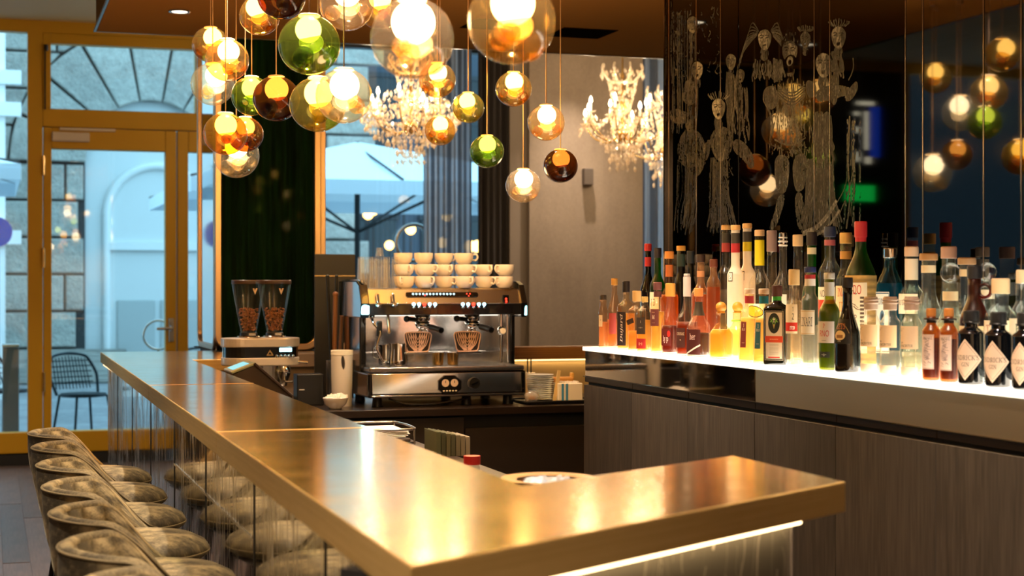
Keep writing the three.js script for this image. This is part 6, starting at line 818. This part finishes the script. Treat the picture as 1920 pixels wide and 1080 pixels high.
// ================================================================ CHANDELIERS
const crystal = phy({ color: 0xfff6e8, roughness: 0.08, transmission: 0.72, thickness: 0, ior: 1.8 });
const flame = glow(0xffe2b0, 22), waxM = std({ color: 0xf4ead6, roughness: 0.5 });
function chandelier(label, pos, S, arms, drop, basket) {
  const t = thing('crystal_chandelier', label, 'chandelier', pos);
  obj('stem', lathe([[0.008, 0.9], [0.012, 0.62], [0.03, 0.58], [0.012, 0.5], [0.02, 0.3], [0.06, 0.22], [0.03, 0.12], [0.012, 0.0], [0.05, -0.06], [0.09, -0.1], [0.05, -0.16], [0.01, -0.2], [0, -0.2]].map(([a, b]) => [a * S, b * S]), 20), M.brass, t);
  obj('chain', cyl(0.006, 0.006, UPH - pos[1] - 0.9 * S, 0, 0.9 * S, 0, 8), M.brass, t);
  const places = []; const add = (x, y, z, s) => places.push([x, y, z, s]);
  for (let i = 0; i < arms; i++) {
    const a = i / arms * 2 * PI + 0.3, c = Math.cos(a), s = Math.sin(a), R = 0.52 * S * (i % 2 ? 0.72 : 1), y = (i % 2 ? 0.12 : 0) * S;
    const arm = obj('arm', tube([[0, -0.08 * S, 0], [c * R * 0.35, -0.2 * S, s * R * 0.35], [c * R * 0.75, -0.14 * S + y * 0.5, s * R * 0.75], [c * R, 0.02 * S + y, s * R]], 0.008 * S, 6, 20), M.brass, t);
    obj('drip_pan', lathe([[0.01, 0], [0.05, 0.012], [0.075, 0.03], [0.07, 0.03], [0.045, 0.018], [0, 0.01]].map(([p, q]) => [p * S, q * S]), 18).translate(c * R, 0.02 * S + y, s * R), crystal, arm);
    const cd = obj('candle', cyl(0.013 * S, 0.013 * S, 0.09 * S, c * R, 0.05 * S + y, s * R, 12), waxM, t);
    obj('candle_bulb', lathe([[0, 0], [0.014, 0.01], [0.02, 0.03], [0.014, 0.06], [0.004, 0.085], [0, 0.088]].map(([p, q]) => [p * S, q * S]), 14).translate(c * R, 0.14 * S + y, s * R), flame, cd);
    if (i % 2 === 0) { const l = new THREE.PointLight(0xffe2bc, 0.4); l.position.set(c * R, 0.18 * S + y, s * R); l.castShadow = true; t.add(l); }
    for (let k = 0; k < 7; k++) { const b = k / 7 * 2 * PI; add(c * R + Math.cos(b) * 0.07 * S, 0.0 + y - 0.03 * S, s * R + Math.sin(b) * 0.07 * S, 1); }
    // swags of drops between arms
    for (let k = 0; k < 12; k++) { const u = k / 12, a2 = a + u * 2 * PI / arms * 2, sag = Math.sin(u * PI) * 0.16 * S; add(Math.cos(a2) * R * 0.98, 0.03 * S + y - sag, Math.sin(a2) * R * 0.98, 0.8); }
    for (let k = 0; k < 10; k++) { const u = k / 10; add(c * R * (1 - u), (0.02 + 0.5 * u * u + 0.0) * S + y * (1 - u) - Math.sin(u * PI) * 0.12 * S, s * R * (1 - u), 0.75); }
  }
  for (let ring = 0; ring < 5; ring++) { const rr2 = [0.2, 0.26, 0.2, 0.13, 0.07][ring] * S, y = [0.62, -0.16, -0.26, -0.36, -0.46][ring] * S, n = [14, 26, 20, 14, 6][ring]; for (let k = 0; k < n; k++) { const b = k / n * 2 * PI; add(Math.cos(b) * rr2, y, Math.sin(b) * rr2, 1.15); if (ring) add(Math.cos(b) * rr2, y - 0.05 * S, Math.sin(b) * rr2, 0.7); } }
  for (let k = 0; k < 8; k++) { const b = k / 8 * 2 * PI, R3 = 0.26 * S; obj('crown_scroll', tube([[0, 0.5 * S, 0], [Math.cos(b) * R3 * 0.6, 0.52 * S, Math.sin(b) * R3 * 0.6], [Math.cos(b) * R3, 0.66 * S, Math.sin(b) * R3], [Math.cos(b) * R3 * 0.9, 0.72 * S, Math.sin(b) * R3 * 0.9]], 0.014 * S, 5, 14), crystal, t); add(Math.cos(b) * R3, 0.58 * S, Math.sin(b) * R3, 1.5); }
  for (let k = 0; k < 240; k++) { const v = rnd(), b = rnd() * 6.3, r3 = (0.08 + 0.16 * Math.abs(v - 0.4)) * S; add(Math.cos(b) * r3, (-0.1 + 0.62 * v) * S, Math.sin(b) * r3, 0.9); }
  if (basket) for (let ring = 0; ring < 7; ring++) { const r4 = [0.3, 0.44, 0.55, 0.57, 0.52, 0.42, 0.28][ring] * S, y = [0.26, 0.16, 0.06, -0.04, -0.14, -0.24, -0.32][ring] * S, n = [26, 38, 48, 50, 44, 36, 24][ring]; for (let k = 0; k < n; k++) { const b = (k + ring * 0.5) / n * 2 * PI; add(Math.cos(b) * r4, y + rr(-0.02, 0.02) * S, Math.sin(b) * r4, 1.2); } }
  for (let k = 0; k < drop; k++) { const b = k / drop * 2 * PI; add(Math.cos(b) * 0.16 * S, -0.42 * S, Math.sin(b) * 0.16 * S, 1.6); add(Math.cos(b) * 0.16 * S, -0.52 * S, Math.sin(b) * 0.16 * S, 1.2); }
  const im = new THREE.InstancedMesh(new THREE.OctahedronGeometry(1, 0).scale(0.018 * S, 0.03 * S, 0.018 * S), crystal, places.length), mt = new THREE.Matrix4(), q = new THREE.Quaternion();
  places.forEach(([x, y, z, s], i) => { q.setFromEuler(new THREE.Euler(rr(-0.2, 0.2), rnd() * 6, rr(-0.2, 0.2))); im.setMatrixAt(i, mt.compose(V(x, y, z), q, V(s, s, s))); });
  im.name = 'crystal_drops'; im.userData.kind = 'stuff'; t.add(im); return t;
}
{ const a = onZ(1167, 235, -10.9), b = onZ(770, 225, -10.7), c = onZ(1248, 270, -11.5);
  chandelier('crystal chandelier with candle bulbs in front of the plastered wall', [a.x, a.y, a.z], 0.62, 10, 8);
  chandelier('crystal chandelier glittering in front of the large window', [b.x, b.y + 0.02, b.z], 0.6, 10, 10, true);
  chandelier('crystal chandelier half cut off by the mirror wall edge', [c.x, c.y, c.z], 0.62, 8, 8); }
// ================================================================ CEILING LIGHTS, SIGN
function downlight(x, z, label, cd = 14, y = LOW, ang = 0.62) {
  const t = thing('ceiling_downlight', label, 'downlight', [x, y, z], 0, 'recessed ceiling downlights');
  obj('trim_ring', lathe([[0.04, -0.001], [0.055, -0.002], [0.056, -0.008], [0.042, -0.008]], 32), M.steel, t); obj('light_lens', cyl(0.04, 0.04, 0.004, 0, -0.006, 0, 28), glow(0xffe9c4, 6), t);
  const l = new THREE.SpotLight(0xffe6cc, cd, 0, ang, 0.6); l.position.set(0, -0.012, 0); l.target.position.set(0, -2, 0); l.shadow.radius = 1.5; l.castShadow = true; t.add(l, l.target); return t;
}
{
  const d = onY(337, 20, LOW); downlight(d.x, d.z, 'downlight in the dark soffit above the far bar end');
  const spots = [[1.0, -6.6, 'downlight above the middle of the long bar'], [1.0, -4.9, 'downlight above the bar near the large pendants'], [1.05, -3.2, 'downlight above the bend of the bar'], [1.9, -7.9, 'downlight behind the espresso machine'], [1.9, -5.2, 'downlight above the bartender aisle'], [1.9, -3.2, 'downlight above the near aisle'], [2.2, -6.9, 'downlight above the espresso machine']];
  for (const [x, z, s] of spots) downlight(x, z, s, z < -6.8 ? 4 : 20);
  for (const [x, z, s] of [[1.1, -1.3, 'downlight above the near end of the bar'], [2.0, -1.2, 'downlight above the near back bar'], [1.2, 0.9, 'downlight behind the viewer at the right']]) downlight(x, z, s, 20);
  for (const [x, z, s] of [[-0.5, -1.6, 'high downlight left of the viewer'], [-0.6, 1.6, 'high downlight behind the viewer'], [-3.2, 0.5, 'high downlight over the rear lounge floor'], [-3.2, -10.4, 'high downlight near the left street window']]) downlight(x, z, s, 44, UPH - 0.002, 0.8);
  for (const [x, s] of [[-1.8, 'wall washer at the left of the rear wall'], [-0.2, 'wall washer in the middle of the rear wall']]) downlight(x, 2.9, s, 60, UPH - 0.002, 0.9);
  for (const [x, s] of [[1.2, 'low wall washer in the soffit by the rear wall'], [2.2, 'low wall washer beside the mirror wall end']]) downlight(x, 2.8, s, 40, LOW, 0.9);
  const w = onZ(1065, 160, -12.6); downlight(w.x, -12.25, 'wall washing downlight in front of the plastered wall', 20, UPH - 0.002, 0.55);
  downlight(-0.6, -4.5, 'downlight above the aisle behind the stools', 20, UPH - 0.002, 0.7); downlight(-0.6, -7.5, 'downlight above the aisle near the door', 20, UPH - 0.002, 0.7); downlight(-0.1, -11.6, 'downlight just inside the street door', 24, UPH - 0.002, 0.8); downlight(-3.2, -6, 'downlight over the open floor at the left', 20, UPH - 0.002, 0.8);
  const es = thing('exit_sign', 'green lit exit sign hanging inside the far windows, seen in the mirror', 'exit sign', [-2.25, 2.34, -13.3]); obj('sign_case', rbox(0.34, 0.17, 0.04, 0.006), M.blackPlastic, es); obj('sign_light_face', lim(-0.16, 0.16, -0.075, 0.075, 0.0205, 0.022), glow(0x10d850, 2.5), es); obj('hanger', cyl(0.005, 0.005, UPH - 2.36 - 0.085, 0, 0.085, 0, 8), M.steel, es);
  const gl = new THREE.RectAreaLight(0x20ff60, 1.2, 0.32, 0.15); gl.position.set(0, 0, 0.0235); gl.rotation.y = PI; es.add(gl);
}
// ================================================================ BAR STOOLS
{
  const velT = tex(512, 512, (u, v) => { const a = N(u, v, 9, 9) * 0.45 + N(u, v, 22, 26) * 0.33 + N(u, v, 90, 100) * 0.22; const k = Math.max(0, Math.min(1, (a - 0.25) * 2)); return [62 + k * 92, 56 + k * 84, 40 + k * 64]; });
  const velM = phy({ map: velT, roughness: 0.8, sheen: 1, sheenColor: lin(0.36, 0.32, 0.22), sheenRoughness: 0.35 });
  const legM = std({ color: 0x17130f, roughness: 0.4, metalness: 0.4 });
  const SY = 0.765;
  const st = thing('bar_stool', 'x', 'bar stool', [0, 0, 0], 0, 'olive brown velvet bar stools in a row');
  const seatPr = [[0, SY + 0.004], [0.1, SY + 0.003], [0.165, SY - 0.006], [0.2, SY - 0.024], [0.211, SY - 0.042], [0.207, SY - 0.058], [0.19, SY - 0.07], [0, SY - 0.07]];
  const seatG = lathe(seatPr.slice().reverse(), 48); { const p = seatG.attributes.position, uv = seatG.attributes.uv; for (let i = 0; i < p.count; i++) uv.setXY(i, p.getX(i) / 0.42, p.getZ(i) / 0.42); }
  const seat = obj('seat', seatG, velM, st); obj('piping', tor(0.209, 0.004, 56).rotateX(PI / 2).translate(0, SY - 0.048, 0), velM, seat);
  obj('seat_pan', lathe([[0, SY - 0.1], [0.15, SY - 0.1], [0.19, SY - 0.078], [0.19, SY - 0.068], [0, SY - 0.068]], 40), legM, st);
  // curved back: angle 0 points to -x (away from the bar)
  const A0 = 2.0, ht = (t) => { const k = Math.max(0, Math.min(1, (A0 - Math.abs(t)) / 1.0)); return 0.172 * k * k * (3 - 2 * k) + 0.008 * Math.cos(t) + 0.012; };
  const ringP = (t, w) => { const [rad, y] = w; return [-Math.cos(t) * rad, y, Math.sin(t) * rad]; };
  const outer = (t, v) => { const h = ht(t); return [0.222 + 0.035 * v * (h / 0.21) + 0.012 * Math.sin(v * PI), SY - 0.065 + (h + 0.012) * v]; };
  const inner = (t, v, ple) => { const h = ht(t); const p = ple ? 0.024 * Math.pow(Math.abs(Math.sin(t * 9)), 0.75) * (1 - Math.pow(v, 6)) : 0; return [0.208 + 0.014 * v * (h / 0.21) - p, SY - 0.02 + (h - 0.035) * v]; };
  const uvs = (g, a, b) => { const uv = g.attributes.uv; for (let i = 0; i < uv.count; i++) uv.setXY(i, uv.getX(i) * a, uv.getY(i) * b); return g; };
  const back = obj('backrest', [uvs(grid(56, 10, (u, v) => ringP((u - 0.5) * 2 * A0, outer((u - 0.5) * 2 * A0, v))), 2.2, 0.6), uvs(grid(150, 8, (u, v) => ringP((0.5 - u) * 2 * A0, inner((0.5 - u) * 2 * A0, v, true))), 2.2, 0.6), uvs(grid(56, 8, (u, v) => { const t = (u - 0.5) * 2 * A0, o = outer(t, 1), i = inner(t, 1), a = v * PI, cr = (o[0] + i[0]) / 2, hw = (o[0] - i[0]) / 2; return ringP(t, [cr + hw * Math.cos(a), o[1] + (i[1] - o[1]) * v + hw * 0.8 * Math.sin(a)]); }), 2.2, 0.12)], velM, st);
  obj('back_piping', tube(Array.from({ length: 41 }, (_, k) => { const t = (k / 40 - 0.5) * 2 * A0 * 0.995, o = outer(t, 1); return ringP(t, [o[0] + 0.001, o[1] + 0.002]); }), 0.0035, 6, 80), velM, back);
  for (const [sx, sz] of [[-1, -1], [1, -1], [1, 1], [-1, 1]]) obj('leg', tube([[sx * 0.11, SY - 0.095, sz * 0.11], [sx * 0.21, 0, sz * 0.2]], 0.013, 8), legM, st);
  obj('footrest', tube([[-0.18, 0.25, -0.17], [0.18, 0.25, -0.17], [0.18, 0.25, 0.17], [-0.18, 0.25, 0.17]], 0.009, 8, 60, true), M.brass, st);
  const zs = [-6.4, -5.84, -5.26, -4.68, -4.13, -3.6, -3.08], nm = ['farthest velvet stool, nearest the street door', 'second velvet stool from the street door', 'third velvet stool from the street door', 'fourth velvet stool from the street door', 'fifth velvet stool from the street door', 'sixth velvet stool, the nearest with its whole back in view', 'nearest velvet stool, only its back top showing at the bottom edge'];
  zs.forEach((z, i) => { const lb = nm[i]; if (i === 0) { st.position.set(0.395, 0, z); st.userData.label = lb; } else copyOf(st, [0.395, 0, z], (i % 3 - 1) * 0.05, lb); });
}
// ----------------------------------------------------------------
scene.traverse((o) => { if (o.isMesh) { o.castShadow = true; o.receiveShadow = true; } });
camera.updateMatrixWorld();
renderer.render(scene, camera);
